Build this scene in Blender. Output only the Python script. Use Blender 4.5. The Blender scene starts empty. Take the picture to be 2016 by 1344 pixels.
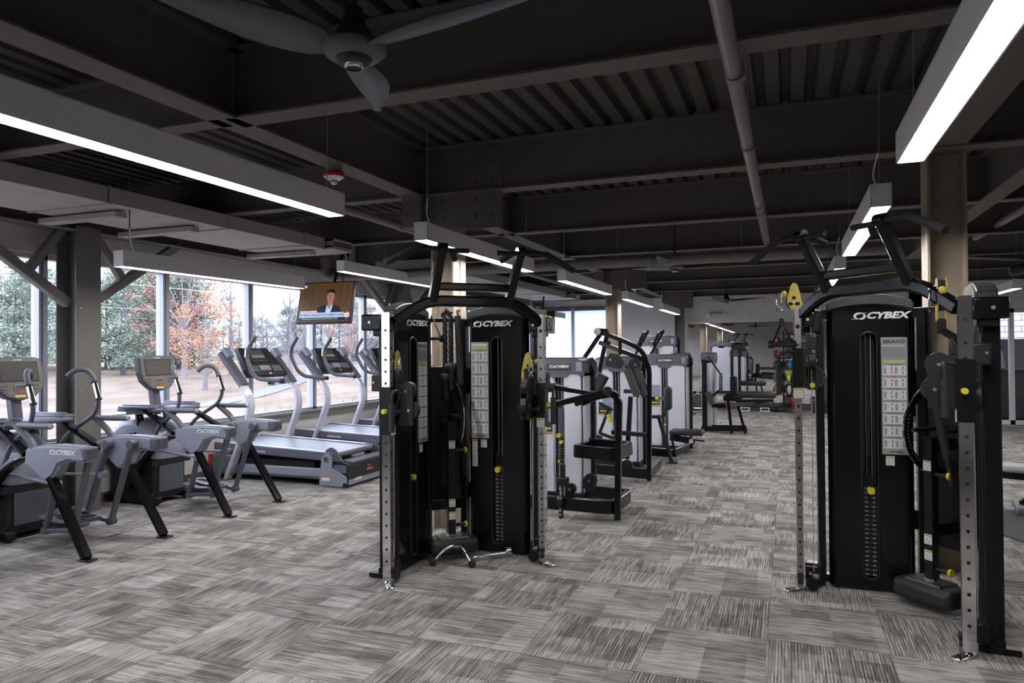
import bpy, bmesh, math, random
from mathutils import Vector, Matrix, Euler
R = math.radians
PI = math.pi
SC = bpy.context.scene
COL = SC.collection
random.seed(7)

# ------------------------------------------------------------------ camera
cam_data = bpy.data.cameras.new('camera')
cam = bpy.data.objects.new('camera', cam_data)
COL.objects.link(cam)
cam_data.sensor_width = 36
cam_data.lens = 1419.0 / 2016.0 * 36
cam_data.clip_start = 0.05
cam_data.clip_end = 600
_y, _p, _r = R(20.94), R(0.70), R(0.42)
_f0 = Vector((-math.sin(_y), math.cos(_y), 0)); _r0 = Vector((math.cos(_y), math.sin(_y), 0)); _u0 = Vector((0, 0, 1))
_fw = _f0 * math.cos(_p) + _u0 * math.sin(_p)
_up = _u0 * math.cos(_p) - _f0 * math.sin(_p)
_rt = _r0 * math.cos(_r) - _up * math.sin(_r)
_u2 = _up * math.cos(_r) + _r0 * math.sin(_r)
m = Matrix((_rt, _u2, -_fw)).transposed().to_4x4()
m.translation = Vector((0, 0, 1.56))
cam.matrix_world = m
SC.camera = cam

# ------------------------------------------------------------------ world: an overcast winter sky
w = bpy.data.worlds.new('overcast_sky'); SC.world = w; w.use_nodes = True
nt = w.node_tree; nt.nodes.clear()
out = nt.nodes.new('ShaderNodeOutputWorld'); bg = nt.nodes.new('ShaderNodeBackground')
tc = nt.nodes.new('ShaderNodeTexCoord'); nz = nt.nodes.new('ShaderNodeTexNoise'); rmp = nt.nodes.new('ShaderNodeValToRGB')
nz.inputs['Scale'].default_value = 2.2; nz.inputs['Detail'].default_value = 4
rmp.color_ramp.elements[0].position = .3; rmp.color_ramp.elements[0].color = (.66, .73, .98, 1)
rmp.color_ramp.elements[1].position = .75; rmp.color_ramp.elements[1].color = (.84, .87, 1.0, 1)
nt.links.new(tc.outputs['Generated'], nz.inputs['Vector']); nt.links.new(nz.outputs['Fac'], rmp.inputs['Fac'])
nt.links.new(rmp.outputs['Color'], bg.inputs['Color']); nt.links.new(bg.outputs['Background'], out.inputs['Surface'])
bg.inputs['Strength'].default_value = 2.1

# ------------------------------------------------------------------ exposure
SC.view_settings.view_transform = 'Standard'
SC.view_settings.look = 'None'
SC.view_settings.gamma = 1
SC.view_settings.use_curve_mapping = False
SC.view_settings.exposure = 1.2
LAMP = 23.0          # radiance of the strip lights' diffusers

# ------------------------------------------------------------------ materials
MAT = {}
def mat(name, col=(.5, .5, .5), rough=.5, metal=0.0, emit=None, es=0.0, spec=.5, coat=0.0, noise=0.0, nscale=30.0, bump=0.0):
    if name in MAT: return MAT[name]
    mt = bpy.data.materials.new(name); mt.use_nodes = True; n = mt.node_tree; b = n.nodes['Principled BSDF']
    b.inputs['Base Color'].default_value = (*col, 1); b.inputs['Roughness'].default_value = rough
    b.inputs['Metallic'].default_value = metal; b.inputs['Specular IOR Level'].default_value = spec
    b.inputs['Coat Weight'].default_value = coat; b.inputs['Coat Roughness'].default_value = .08
    if emit: b.inputs['Emission Color'].default_value = (*emit, 1); b.inputs['Emission Strength'].default_value = es
    if noise or bump:
        tcn = n.nodes.new('ShaderNodeTexCoord'); z = n.nodes.new('ShaderNodeTexNoise')
        z.inputs['Scale'].default_value = nscale; z.inputs['Detail'].default_value = 3
        n.links.new(tcn.outputs['Object'], z.inputs['Vector'])
        if noise:
            r = n.nodes.new('ShaderNodeValToRGB')
            r.color_ramp.elements[0].position = .3; r.color_ramp.elements[1].position = .7
            r.color_ramp.elements[0].color = (*[c * (1 - noise) for c in col], 1); r.color_ramp.elements[1].color = (*[min(1, c * (1 + noise)) for c in col], 1)
            n.links.new(z.outputs['Fac'], r.inputs['Fac']); n.links.new(r.outputs['Color'], b.inputs['Base Color'])
        if bump:
            bu = n.nodes.new('ShaderNodeBump'); bu.inputs['Strength'].default_value = bump; bu.inputs['Distance'].default_value = .005
            n.links.new(z.outputs['Fac'], bu.inputs['Height']); n.links.new(bu.outputs['Normal'], b.inputs['Normal'])
    MAT[name] = mt
    return mt

mat('black_gloss', (.006, .006, .007), .2, spec=.35)
mat('black_paint', (.008, .008, .009), .3, spec=.35)
mat('black_satin', (.013, .013, .014), .42, noise=.15)
mat('black_rubber', (.018, .018, .02), .75, noise=.2, bump=.2)
mat('vinyl', (.02, .02, .022), .45, noise=.2, nscale=60, bump=.15)
mat('slot_dark', (.004, .004, .004), .6)
mat('cap_grey', (.055, .055, .06), .45, noise=.1)
mat('plastic_grey', (.10, .105, .13), .42, noise=.08)
mat('plastic_blue', (.12, .13, .18), .36, noise=.08)
mat('plastic_mid', (.27, .29, .36), .4, noise=.06)
mat('console_tan', (.16, .145, .125), .35)
mat('screen_grey', (.12, .115, .11), .15, spec=.6)
mat('silver_paint', (.60, .62, .70), .32, metal=.25)
mat('silver_frame', (.50, .51, .55), .35, metal=.6)
mat('shroud_pale', (.66, .68, .77), .22, spec=.6, coat=.4)
mat('chrome', (.75, .75, .76), .12, metal=1)
mat('steel', (.42, .41, .40), .32, metal=1, noise=.15, nscale=60)
mat('bolt', (.6, .6, .6), .3, metal=1)
mat('yellow', (.72, .63, .03), .4)
mat('pulley_yellow', (.70, .55, .10), .4)
mat('placard_grey', (.33, .35, .36), .5)
mat('placard_white', (.75, .75, .76), .5)
mat('label_yellow', (.72, .66, .15), .5)
mat('label_orange', (.7, .22, .05), .5)
mat('ink_dark', (.03, .03, .03), .6)
mat('ink_mid', (.25, .25, .25), .6)
mat('ink_red', (.45, .06, .04), .6)
mat('ink_skin', (.45, .16, .11), .6)
mat('logo_white', (.78, .78, .78), .4)
mat('logo_red', (.6, .05, .04), .5)
mat('red_plastic', (.45, .02, .03), .35)
mat('steel_paint', (.13, .122, .108), .7, noise=.06, nscale=12)
mat('deck_paint', (.075, .07, .06), .75, noise=.1, nscale=8)
mat('column_tan', (.36, .305, .235), .6, noise=.04, nscale=10)
mat('column_dark', (.17, .165, .15), .6, noise=.05, nscale=10)
mat('brace_grey', (.22, .21, .20), .6, noise=.04, nscale=10)
mat('duct_paint', (.38, .37, .355), .6, noise=.08, nscale=6)
mat('wall_paint', (.64, .615, .575), .8, noise=.02, nscale=5)
mat('wall_back', (.80, .79, .80), .8, noise=.02, nscale=5)
mat('sill_taupe', (.22, .20, .17), .6, noise=.03)
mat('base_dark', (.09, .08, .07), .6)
mat('window_metal', (.50, .53, .60), .4, metal=.3)
mat('white_frame', (.72, .71, .70), .5)
mat('fixture_white', (.82, .82, .84), .45)
mat('fixture_lens', (.9, .9, .95), .5, emit=(1.0, .965, .95), es=LAMP)
mat('shade_rail', (.16, .18, .20), .6)
mat('mirror_glass', (.88, .89, .89), .0, metal=1)
mat('pipe_paint', (.23, .22, .205), .6, noise=.05)
mat('cord', (.35, .35, .34), .5)
mat('rubber_mat', (.05, .05, .052), .8, noise=.15, nscale=40)
mat('fan_dark', (.03, .03, .032), .45)
mat('fan_blade', (.13, .13, .15), .5)
mat('path_grey', (.24, .24, .26), .8, noise=.05)
mat('house_wall', (.45, .42, .42), .8)
mat('house_roof', (.28, .29, .33), .8)

def glass_mat():
    mt = bpy.data.materials.new('window_glass'); mt.use_nodes = True; n = mt.node_tree; n.nodes.clear()
    o = n.nodes.new('ShaderNodeOutputMaterial'); t = n.nodes.new('ShaderNodeBsdfTransparent'); g = n.nodes.new('ShaderNodeBsdfGlossy')
    x = n.nodes.new('ShaderNodeMixShader'); fr = n.nodes.new('ShaderNodeFresnel')
    t.inputs['Color'].default_value = (.93, .95, .96, 1); g.inputs['Roughness'].default_value = 0.0; fr.inputs['IOR'].default_value = 1.45
    n.links.new(fr.outputs[0], x.inputs[0]); n.links.new(t.outputs[0], x.inputs[1]); n.links.new(g.outputs[0], x.inputs[2]); n.links.new(x.outputs[0], o.inputs[0])
    MAT['window_glass'] = mt
glass_mat()
def shade_mat():
    mt = bpy.data.materials.new('shade_cloth'); mt.use_nodes = True; n = mt.node_tree; n.nodes.clear()
    o = n.nodes.new('ShaderNodeOutputMaterial'); t = n.nodes.new('ShaderNodeBsdfTranslucent'); g = n.nodes.new('ShaderNodeBsdfDiffuse'); x = n.nodes.new('ShaderNodeMixShader')
    z = n.nodes.new('ShaderNodeTexNoise'); z.inputs['Scale'].default_value = 60; c = n.nodes.new('ShaderNodeTexCoord'); r = n.nodes.new('ShaderNodeValToRGB')
    r.color_ramp.elements[0].color = (.80, .85, .95, 1); r.color_ramp.elements[1].color = (.86, .90, .98, 1)
    n.links.new(c.outputs['Object'], z.inputs['Vector']); n.links.new(z.outputs['Fac'], r.inputs[0]); n.links.new(r.outputs[0], t.inputs[0]); n.links.new(r.outputs[0], g.inputs[0])
    x.inputs[0].default_value = .25; n.links.new(t.outputs[0], x.inputs[1]); n.links.new(g.outputs[0], x.inputs[2]); n.links.new(x.outputs[0], o.inputs[0])
    MAT['shade_cloth'] = mt
shade_mat()

def nmath(n, op, a, b=None):
    k = n.nodes.new('ShaderNodeMath'); k.operation = op
    for i, v in enumerate((a, b)):
        if v is None: continue
        if hasattr(v, 'is_output'): n.links.new(v, k.inputs[i])
        else: k.inputs[i].default_value = v
    return k.outputs[0]

def carpet_mat():
    mt = bpy.data.materials.new('carpet_tiles'); mt.use_nodes = True; n = mt.node_tree; b = n.nodes['Principled BSDF']; L = n.links.new
    b.inputs['Roughness'].default_value = .95; b.inputs['Specular IOR Level'].default_value = .12
    g = n.nodes.new('ShaderNodeNewGeometry'); s = n.nodes.new('ShaderNodeSeparateXYZ'); L(g.outputs['Position'], s.inputs[0])
    x, y = s.outputs[0], s.outputs[1]
    tx = nmath(n, 'DIVIDE', nmath(n, 'ADD', x, 60 * .592 + .12), .592); ty = nmath(n, 'DIVIDE', nmath(n, 'ADD', y, 60 * .624 - 4.12), .624)
    ix, iy = nmath(n, 'FLOOR', tx), nmath(n, 'FLOOR', ty)
    par = nmath(n, 'MODULO', nmath(n, 'ADD', ix, iy), 2.0)
    # across = coordinate across the stripes, along = along them
    def mixv(f, a, c):
        k = n.nodes.new('ShaderNodeMix'); k.data_type = 'FLOAT'; L(f, k.inputs[0]); L(a, k.inputs[2]); L(c, k.inputs[3]); return k.outputs[0]
    across = mixv(par, y, x); along = mixv(par, x, y)
    seed = nmath(n, 'ADD', nmath(n, 'MULTIPLY', ix, 7.31), nmath(n, 'MULTIPLY', iy, 3.17))
    def noise(ax, al, sc_a, sc_l, off, det=2.0, sd=True):
        c = n.nodes.new('ShaderNodeCombineXYZ'); L(nmath(n, 'MULTIPLY', ax, sc_a), c.inputs[0]); L(nmath(n, 'MULTIPLY', al, sc_l), c.inputs[1])
        L(nmath(n, 'ADD', seed, off), c.inputs[2])
        z = n.nodes.new('ShaderNodeTexNoise'); z.inputs['Scale'].default_value = 1; z.inputs['Detail'].default_value = det; z.inputs['Roughness'].default_value = .6
        L(c.outputs[0], z.inputs['Vector']); return z.outputs['Fac']
    PT = .0155
    idx = nmath(n, 'MULTIPLY', nmath(n, 'FLOOR', nmath(n, 'DIVIDE', nmath(n, 'ADD', across, 50.0), PT)), .37)
    ph = nmath(n, 'FRACT', nmath(n, 'DIVIDE', nmath(n, 'ADD', across, 50.0), PT))
    line = nmath(n, 'LESS_THAN', ph, .40); groove = nmath(n, 'MULTIPLY', nmath(n, 'GREATER_THAN', ph, .78), .10)
    pres = noise(idx, along, 37.0, 3.6, 1.0, 1.0)
    pr = n.nodes.new('ShaderNodeValToRGB'); pr.color_ramp.elements[0].position = .46; pr.color_ramp.elements[1].position = .60; L(pres, pr.inputs[0])
    dk = noise(idx, along, 29.0, 5.0, 6.0, 0.0)
    dr = n.nodes.new('ShaderNodeValToRGB'); dr.color_ramp.elements[0].position = .52; dr.color_ramp.elements[1].position = .62; L(dk, dr.inputs[0])
    patch = noise(nmath(n, 'SNAP', across, .15), nmath(n, 'SNAP', along, .21), 3.7, 3.1, 4.0, 0.0)
    big = noise(across, along, 4.5, 4.5, 17.0, 2.0)
    pile = noise(x, y, 260, 260, 2.0, 2.0)
    v = nmath(n, 'ADD', nmath(n, 'MULTIPLY', patch, .75), nmath(n, 'MULTIPLY', big, .55))
    v = nmath(n, 'ADD', v, nmath(n, 'MULTIPLY', nmath(n, 'MULTIPLY', line, pr.outputs[0]), .34))
    v = nmath(n, 'SUBTRACT', v, nmath(n, 'MULTIPLY', nmath(n, 'MULTIPLY', nmath(n, 'SUBTRACT', 1.0, line), dr.outputs[0]), .22))
    v = nmath(n, 'SUBTRACT', nmath(n, 'ADD', v, nmath(n, 'MULTIPLY', pile, .62)), groove)
    v = nmath(n, 'SUBTRACT', v, .16)
    fx = nmath(n, 'SUBTRACT', tx, ix); fy = nmath(n, 'SUBTRACT', ty, iy)
    seam = nmath(n, 'MINIMUM', nmath(n, 'MINIMUM', fx, nmath(n, 'SUBTRACT', 1.0, fx)), nmath(n, 'MINIMUM', fy, nmath(n, 'SUBTRACT', 1.0, fy)))
    sm = nmath(n, 'MULTIPLY', nmath(n, 'LESS_THAN', seam, .003), .18)
    v = nmath(n, 'SUBTRACT', v, sm)
    r = n.nodes.new('ShaderNodeValToRGB'); e = r.color_ramp.elements
    e[0].position = .30; e[0].color = (.078, .072, .065, 1); e[1].position = .95; e[1].color = (.53, .515, .50, 1)
    k = r.color_ramp.elements.new(.52); k.color = (.168, .158, .145, 1)
    k = r.color_ramp.elements.new(.74); k.color = (.33, .318, .302, 1)
    L(nmath(n, 'MULTIPLY', v, .80), r.inputs[0]); L(r.outputs[0], b.inputs['Base Color'])
    bu = n.nodes.new('ShaderNodeBump'); bu.inputs['Strength'].default_value = .35; bu.inputs['Distance'].default_value = .004
    L(v, bu.inputs['Height']); L(bu.outputs[0], b.inputs['Normal'])
    MAT['carpet'] = mt
carpet_mat()

def ground_mat():
    mt = bpy.data.materials.new('winter_lawn'); mt.use_nodes = True; n = mt.node_tree; b = n.nodes['Principled BSDF']; L = n.links.new
    b.inputs['Roughness'].default_value = 1
    g = n.nodes.new('ShaderNodeNewGeometry'); z = n.nodes.new('ShaderNodeTexNoise'); z.inputs['Scale'].default_value = .35; z.inputs['Detail'].default_value = 8
    L(g.outputs['Position'], z.inputs['Vector'])
    r = n.nodes.new('ShaderNodeValToRGB'); e = r.color_ramp.elements
    e[0].position = .3; e[0].color = (.20, .148, .105, 1); e[1].position = .72; e[1].color = (.33, .27, .215, 1)
    k = e.new(.5); k.color = (.275, .218, .17, 1)
    L(z.outputs['Fac'], r.inputs[0]); L(r.outputs[0], b.inputs['Base Color'])
    MAT['lawn'] = mt
ground_mat()
def leaf_mat(name, c0, c1):
    mt = bpy.data.materials.new(name); mt.use_nodes = True; n = mt.node_tree; b = n.nodes['Principled BSDF']; L = n.links.new
    b.inputs['Roughness'].default_value = .8; b.inputs['Specular IOR Level'].default_value = .2
    g = n.nodes.new('ShaderNodeNewGeometry'); z = n.nodes.new('ShaderNodeTexNoise'); z.inputs['Scale'].default_value = .9; z.inputs['Detail'].default_value = 4
    L(g.outputs['Position'], z.inputs['Vector']); r = n.nodes.new('ShaderNodeValToRGB'); e = r.color_ramp.elements
    e[0].position = .35; e[0].color = (*c0, 1); e[1].position = .65; e[1].color = (*c1, 1)
    L(z.outputs['Fac'], r.inputs[0]); L(r.outputs[0], b.inputs['Base Color']); MAT[name] = mt
leaf_mat('needles', (.21, .29, .23), (.37, .43, .34))  # greens paled, distance haze is mixed into the colour
leaf_mat('leaves_red', (.38, .18, .15), (.56, .34, .28))  # reds lightened too, with the haze in the leaf colour
leaf_mat('leaves_orange', (.44, .23, .12), (.60, .40, .26))
leaf_mat('bark', (.12, .12, .13), (.19, .18, .20))
leaf_mat('bark_pale', (.24, .23, .25), (.34, .33, .34))

# ------------------------------------------------------------------ mesh helpers
class G:
    """Gathers polygons; build() links them as one mesh object."""
    def __init__(s): s.v = []; s.f = []; s.mi = []; s.sm = []; s.ms = []; s.M = Matrix(); s.cm = 'black_paint'
    def use(s, name): s.cm = name; return s
    def at(s, M): s.M = M; return s
    def _m(s):
        if s.cm not in s.ms: s.ms.append(s.cm)
        return s.ms.index(s.cm)
    def add(s, vs, fs, smooth=False):
        k = len(s.v); mi = s._m()
        for p in vs: s.v.append(tuple(s.M @ Vector(p)))
        for f in fs: s.f.append([k + i for i in f]); s.mi.append(mi); s.sm.append(smooth)
        return s
    def box(s, lo, hi):
        x0, y0, z0 = [min(a, b) for a, b in zip(lo, hi)]; x1, y1, z1 = [max(a, b) for a, b in zip(lo, hi)]
        return s.add([(x0, y0, z0), (x1, y0, z0), (x1, y1, z0), (x0, y1, z0), (x0, y0, z1), (x1, y0, z1), (x1, y1, z1), (x0, y1, z1)],
                     [(0, 3, 2, 1), (4, 5, 6, 7), (0, 1, 5, 4), (1, 2, 6, 5), (2, 3, 7, 6), (3, 0, 4, 7)])
    def cbox(s, c, d): return s.box([a - b / 2 for a, b in zip(c, d)], [a + b / 2 for a, b in zip(c, d)])
    def rbox(s, lo, hi, r=.01, seg=2):
        bm = bmesh.new(); bmesh.ops.create_cube(bm, size=1)
        d = [abs(b - a) for a, b in zip(lo, hi)]; c = [(a + b) / 2 for a, b in zip(lo, hi)]
        for v in bm.verts: v.co = Vector([v.co[i] * d[i] + c[i] for i in range(3)])
        bmesh.ops.bevel(bm, geom=bm.edges[:], offset=min(r, min(d) * .49), segments=seg, affect='EDGES', profile=.5)
        s.dump(bm); return s
    def dump(s, bm, smooth=True):
        bm.verts.index_update(); bm.verts.ensure_lookup_table(); bm.normal_update(); k = len(s.f)
        s.add([v.co[:] for v in bm.verts], [[v.index for v in f.verts] for f in bm.faces], smooth)
        for i, f in enumerate(bm.faces):
            if max(abs(c) for c in f.normal) > .999: s.sm[k + i] = False
        bm.free()
    def prism(s, poly, axis, a, b, smooth=False):
        """extrude a polygon (2-D) along axis 0/1/2 between a and b; poly coords are the other two axes in order."""
        def P3(p, t):
            q = [0, 0, 0]; o = [i for i in range(3) if i != axis]; q[axis] = t; q[o[0]], q[o[1]] = p; return q
        n = len(poly); vs = [P3(p, a) for p in poly] + [P3(p, b) for p in poly]
        s.add(vs, [[i, (i + 1) % n, n + (i + 1) % n, n + i] for i in range(n)], smooth)
        s.add(vs, [list(range(n))[::-1], [n + i for i in range(n)]]); return s
    def sweep(s, pts, prof, smooth=True, up=None, closed=False, caps=True, scales=None):
        pts = [Vector(p) for p in pts]; n = len(pts); k = len(prof); vs = []
        T = []
        for i in range(n):
            a = pts[(i - 1) % n] if (i > 0 or closed) else pts[i]; b = pts[(i + 1) % n] if (i < n - 1 or closed) else pts[i]
            T.append((b - a).normalized())
        U = Vector(up) if up else (Vector((0, 0, 1)) if abs(T[0].z) < .9 else Vector((1, 0, 0)))
        X = T[0].cross(U).normalized()
        for i in range(n):
            X = (X - T[i] * X.dot(T[i])).normalized(); Y = X.cross(T[i]).normalized() * -1
            sc = scales[i] if scales else 1
            # mitre so a bend keeps its width
            for (px, py) in prof: vs.append(pts[i] + X * px * sc + Y * py * sc)
        fs = []
        for i in range(n if closed else n - 1):
            j = (i + 1) % n
            for q in range(k):
                r = (q + 1) % k; fs.append([i * k + q, i * k + r, j * k + r, j * k + q])
        s.add(vs, fs, smooth)
        if caps and not closed: s.add([vs[q] for q in range(k)], [list(range(k))[::-1]]); s.add([vs[(n - 1) * k + q] for q in range(k)], [list(range(k))])
        return s
    def tube(s, pts, r, n=10, bend=0, closed=False, scales=None):
        if bend: pts = fillet(pts, bend)
        return s.sweep(pts, [(r * math.cos(2 * PI * i / n), r * math.sin(2 * PI * i / n)) for i in range(n)], True, closed=closed, scales=scales)
    def bar(s, pts, w, h, up=None, bend=0, ch=0.0):
        if bend: pts = fillet(pts, bend)
        a, b = w / 2, h / 2; c = ch or min(a, b) * .18
        return s.sweep(pts, [(-a + c, -b), (a - c, -b), (a, -b + c), (a, b - c), (a - c, b), (-a + c, b), (-a, b - c), (-a, -b + c)], False, up=up)
    def cyl(s, a, b, r, n=16, r2=None):
        a, b = Vector(a), Vector(b); r2 = r if r2 is None else r2
        t = (b - a).normalized(); u = t.orthogonal().normalized(); w_ = t.cross(u)
        c = [(u * math.cos(2 * PI * i / n) + w_ * math.sin(2 * PI * i / n)) for i in range(n)]
        va = [a + q * r for q in c]; vb = [b + q * r2 for q in c]
        s.add(va + vb, [[i, (i + 1) % n, n + (i + 1) % n, n + i] for i in range(n)], True)
        s.add(va, [list(range(n))[::-1]]); s.add(vb, [list(range(n))]); return s
    def lathe(s, prof, c=(0, 0, 0), n=24, axis=2):
        vs = []; 
        for (r, h) in prof:
            for i in range(n):
                a = 2 * PI * i / n; p = [0, 0, 0]; o = [q for q in range(3) if q != axis]
                p[axis] = h; p[o[0]] = r * math.cos(a); p[o[1]] = r * math.sin(a); vs.append([p[q] + c[q] for q in range(3)])
        k = len(prof)
        s.add(vs, [[j * n + i, j * n + (i + 1) % n, (j + 1) * n + (i + 1) % n, (j + 1) * n + i] for j in range(k - 1) for i in range(n)], True); return s
    def ball(s, c, r, n=16, sc=(1, 1, 1)):
        s.lathe([(r * math.sin(PI * i / (n // 2)) * sc[0], -r * math.cos(PI * i / (n // 2)) * sc[2]) for i in range(n // 2 + 1)], c, n); return s
    def quad(s, a, b, c, d): return s.add([a, b, c, d], [(0, 1, 2, 3)])
    def text(s, txt, size, M, shear=0.0, ext=.0006, bold=0.0, align='CENTER', sx=1.0):
        key = (txt, size, shear, ext, bold, align)
        if key not in _TXT:
            cu = bpy.data.curves.new('t', 'FONT'); cu.body = txt; cu.size = size; cu.shear = shear; cu.extrude = ext; cu.offset = bold
            cu.align_x = align; cu.align_y = 'CENTER'; cu.resolution_u = 2
            ob = bpy.data.objects.new('t', cu); me = bpy.data.meshes.new_from_object(ob)
            _TXT[key] = ([v.co[:] for v in me.vertices], [list(p.vertices) for p in me.polygons])
            bpy.data.objects.remove(ob); bpy.data.meshes.remove(me); bpy.data.curves.remove(cu)
        vs, fs = _TXT[key]; old = s.M; s.M = old @ M @ Matrix.Diagonal((sx, 1, 1, 1)); s.add(vs, fs); s.M = old; return s
    def build(s, name, parent=None, label=None, **kw):
        me = bpy.data.meshes.new(name); me.from_pydata(s.v, [], s.f)
        for q in s.ms: me.materials.append(MAT[q])
        me.polygons.foreach_set('material_index', s.mi); me.polygons.foreach_set('use_smooth', s.sm); me.update()
        o = bpy.data.objects.new(name, me); COL.objects.link(o)
        if parent is not None: o.parent = parent
        if label: o['label'] = label
        for k, v in kw.items(): o[k] = v
        return o
_TXT = {}
def fillet(pts, r, seg=5):
    pts = [Vector(p) for p in pts]; out = [pts[0]]
    for i in range(1, len(pts) - 1):
        a, b, c = pts[i - 1], pts[i], pts[i + 1]; d1, d2 = (a - b), (c - b)
        q = min(r, d1.length * .48, d2.length * .48); p0, p1 = b + d1.normalized() * q, b + d2.normalized() * q
        for k in range(seg + 1):
            t = k / seg; out.append(p0 * (1 - t) ** 2 + b * 2 * t * (1 - t) + p1 * t * t)
    out.append(pts[-1]); return out
def arc(c, r, a0, a1, n, plane='xz', y=0):
    o = []
    for i in range(n + 1):
        a = R(a0 + (a1 - a0) * i / n); u, v_ = c[0] + r * math.cos(a), c[1] + r * math.sin(a)
        o.append((u, y, v_) if plane == 'xz' else ((y, u, v_) if plane == 'yz' else (u, v_, y)))
    return o
def T(x, y, z): return Matrix.Translation((x, y, z))
def RZ(a): return Matrix.Rotation(R(a), 4, 'Z')
def RX(a): return Matrix.Rotation(R(a), 4, 'X')
def RY(a): return Matrix.Rotation(R(a), 4, 'Y')
def thing(name, label, cat, loc=(0, 0, 0), rz=0, group=None):
    o = bpy.data.objects.new(name, None); COL.objects.link(o); o.location = loc; o.rotation_euler = (0, 0, R(rz)); o.empty_display_size = .1
    o['label'] = label; o['category'] = cat
    if group: o['group'] = group
    return o
def tag(o, label, cat, group=None, kind=None):
    o['label'] = label; o['category'] = cat
    if group: o['group'] = group
    if kind: o['kind'] = kind
    return o
def kids(o): return [c for c in bpy.data.objects if c.parent == o]
def dup(root, loc, rz=None, label=None, group=None, scale=None):
    r = root.copy(); COL.objects.link(r); r.location = loc
    if rz is not None: r.rotation_euler = (0, 0, R(rz))
    if scale: r.scale = scale
    if label: r['label'] = label
    if group: r['group'] = group
    for ch in kids(root):
        c = ch.copy(); COL.objects.link(c); c.parent = r
        for g in kids(ch):
            d = g.copy(); COL.objects.link(d); d.parent = c
    return r
def struct(g, name, parent=None): 
    o = g.build(name, parent)
    if parent is None: o['kind'] = 'structure'
    return o
def ngon_arc(cx, cy, rx, ry, a0, a1, n): return [(cx + rx * math.cos(R(a0 + (a1 - a0) * i / n)), cy + ry * math.sin(R(a0 + (a1 - a0) * i / n))) for i in range(n + 1)]
def logo(g, M, size, col='logo_white', sx=1.0):
    """swirl mark and slanted word in the local x (right) / y (up) plane of M, centred."""
    g.use(col); old = g.M
    g.text('CYBEX', size, M @ T(size * .87, 0, 0), shear=.28, bold=size * .045, sx=1.36 * sx)
    g.M = old @ M @ T(-size * 1.78 * sx, -size * .0, 0)
    cx = size * .25
    def cres(ox, oy, rx, ry, a0, a1, w, flip):
        n = 14; vs = []
        for i in range(n + 1):
            t = i / n; a = R(a0 + (a1 - a0) * t); th = w * math.sin(PI * t) ** .7 * .5 + .0001
            x, y = ox + rx * math.cos(a), oy + ry * math.sin(a); nx, ny = math.cos(a), math.sin(a)
            vs += [(x - nx * th, y - ny * th, .0006), (x + nx * th, y + ny * th, .0006)]
        g.add(vs, [[2 * i, 2 * i + 2, 2 * i + 3, 2 * i + 1] for i in range(n)])
    cres(size * .02, -size * .02, size * .60, size * .33, 50, 250, size * .27, 0)
    cres(size * .02, size * .0, size * .42, size * .33, -120, 70, size * .27, 0)
    g.quad((-size * .95, -size * .36, .0006), (size * .1, -size * .36, .0006), (size * .25, -size * .29, .0006), (-size * .95, -size * .33, .0006))
    g.quad((-size * .1, size * .28, .0006), (size * .75, size * .33, .0006), (size * .75, size * .36, .0006), (0, size * .36, .0006))
    g.M = old

# ================================================================== the setting
XL, YB, ZD, ZS = -6.74, 19.55, 3.32, 2.895     # left wall, back wall, deck, beam soffit
YN = -4.2
g = G().use('carpet'); g.box((XL, YN, -.2), (6.6, 20.4, 0)); struct(g, 'floor')
g = G().use('rubber_mat')
g.prism([(1.62, 8.1), (1.62, 7.05), (2.9, 4.4), (6.5, 4.4), (6.5, 8.1)], 2, .0005, .012)
g.use('slot_dark')
for y in (5.6, 6.35, 7.1): g.box((2.1, y, .012), (6.5, y + .006, .0125))
struct(g, 'floor_rubber')
# corrugated deck, ribs running into the room
g = G().use('deck_paint'); vs = []; x = XL - .1; prof = []
while x < 6.6:
    prof += [(x, ZD), (x + .085, ZD), (x + .1, ZD + .06), (x + .145, ZD + .06), (x + .16, ZD)]
    x += .16
n = len(prof); g.add([(p[0], YN, p[1]) for p in prof] + [(p[0], 20.4, p[1]) for p in prof], [[i, i + 1, n + i + 1, n + i] for i in range(n - 1)])
g.box((XL - .1, YN, ZD + .09), (6.7, 20.4, ZD + .15))
struct(g, 'ceiling')

def ibeam(g, p0, p1, soffit, depth, fw, t=.014):
    """I-beam from p0 to p1 (xy) hanging with its lower flange at soffit."""
    d = Vector((p1[0] - p0[0], p1[1] - p0[1], 0)); L = d.length; a = math.degrees(math.atan2(d.y, d.x))
    g.at(T(p0[0], p0[1], soffit) @ RZ(a))
    g.box((0, -fw / 2, 0), (L, fw / 2, t)); g.box((0, -fw / 2, depth - t), (L, fw / 2, depth)); g.box((0, -.005, t), (L, .005, depth - t)); g.at(Matrix())
GX = -3.02
g = G().use('steel_paint'); ibeam(g, (GX, YN), (GX, YB), ZS, .42, .19)
for yy in (5.6, 12.2): g.box((GX - .09, yy - .12, ZS - .27), (GX + .09, yy + .12, ZS)); 
struct(g, 'girder_left')
for yy in (5.6, 12.2, 18.6):
    g = G().use('steel_paint'); g.box((GX + .02, yy - .012, ZS - .30), (GX + .80, yy + .012, ZS + .38))
    for bx in (.1, .25, .55, .7):
        for bz in (-.2, -.05, .1, .25): g.use('steel_paint').cyl((GX + bx, yy - .012, ZS + bz), (GX + bx, yy - .03, ZS + bz), .013, 6)
    struct(g, 'bracket_plate')
for k, yy in enumerate((-1.05, 1.15, 3.34, 5.6, 7.77, 9.98, 12.22, 14.45, 16.9, 18.85)):
    g = G().use('steel_paint'); ibeam(g, (GX + .02, yy), (6.5, yy), ZS, .42, .16); struct(g, 'beam_cross')
    g = G().use('steel_paint'); ibeam(g, (GX - .02, yy - .03), (XL, yy - .03), ZS + .0, .36, .13); struct(g, 'beam_side')
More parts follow.
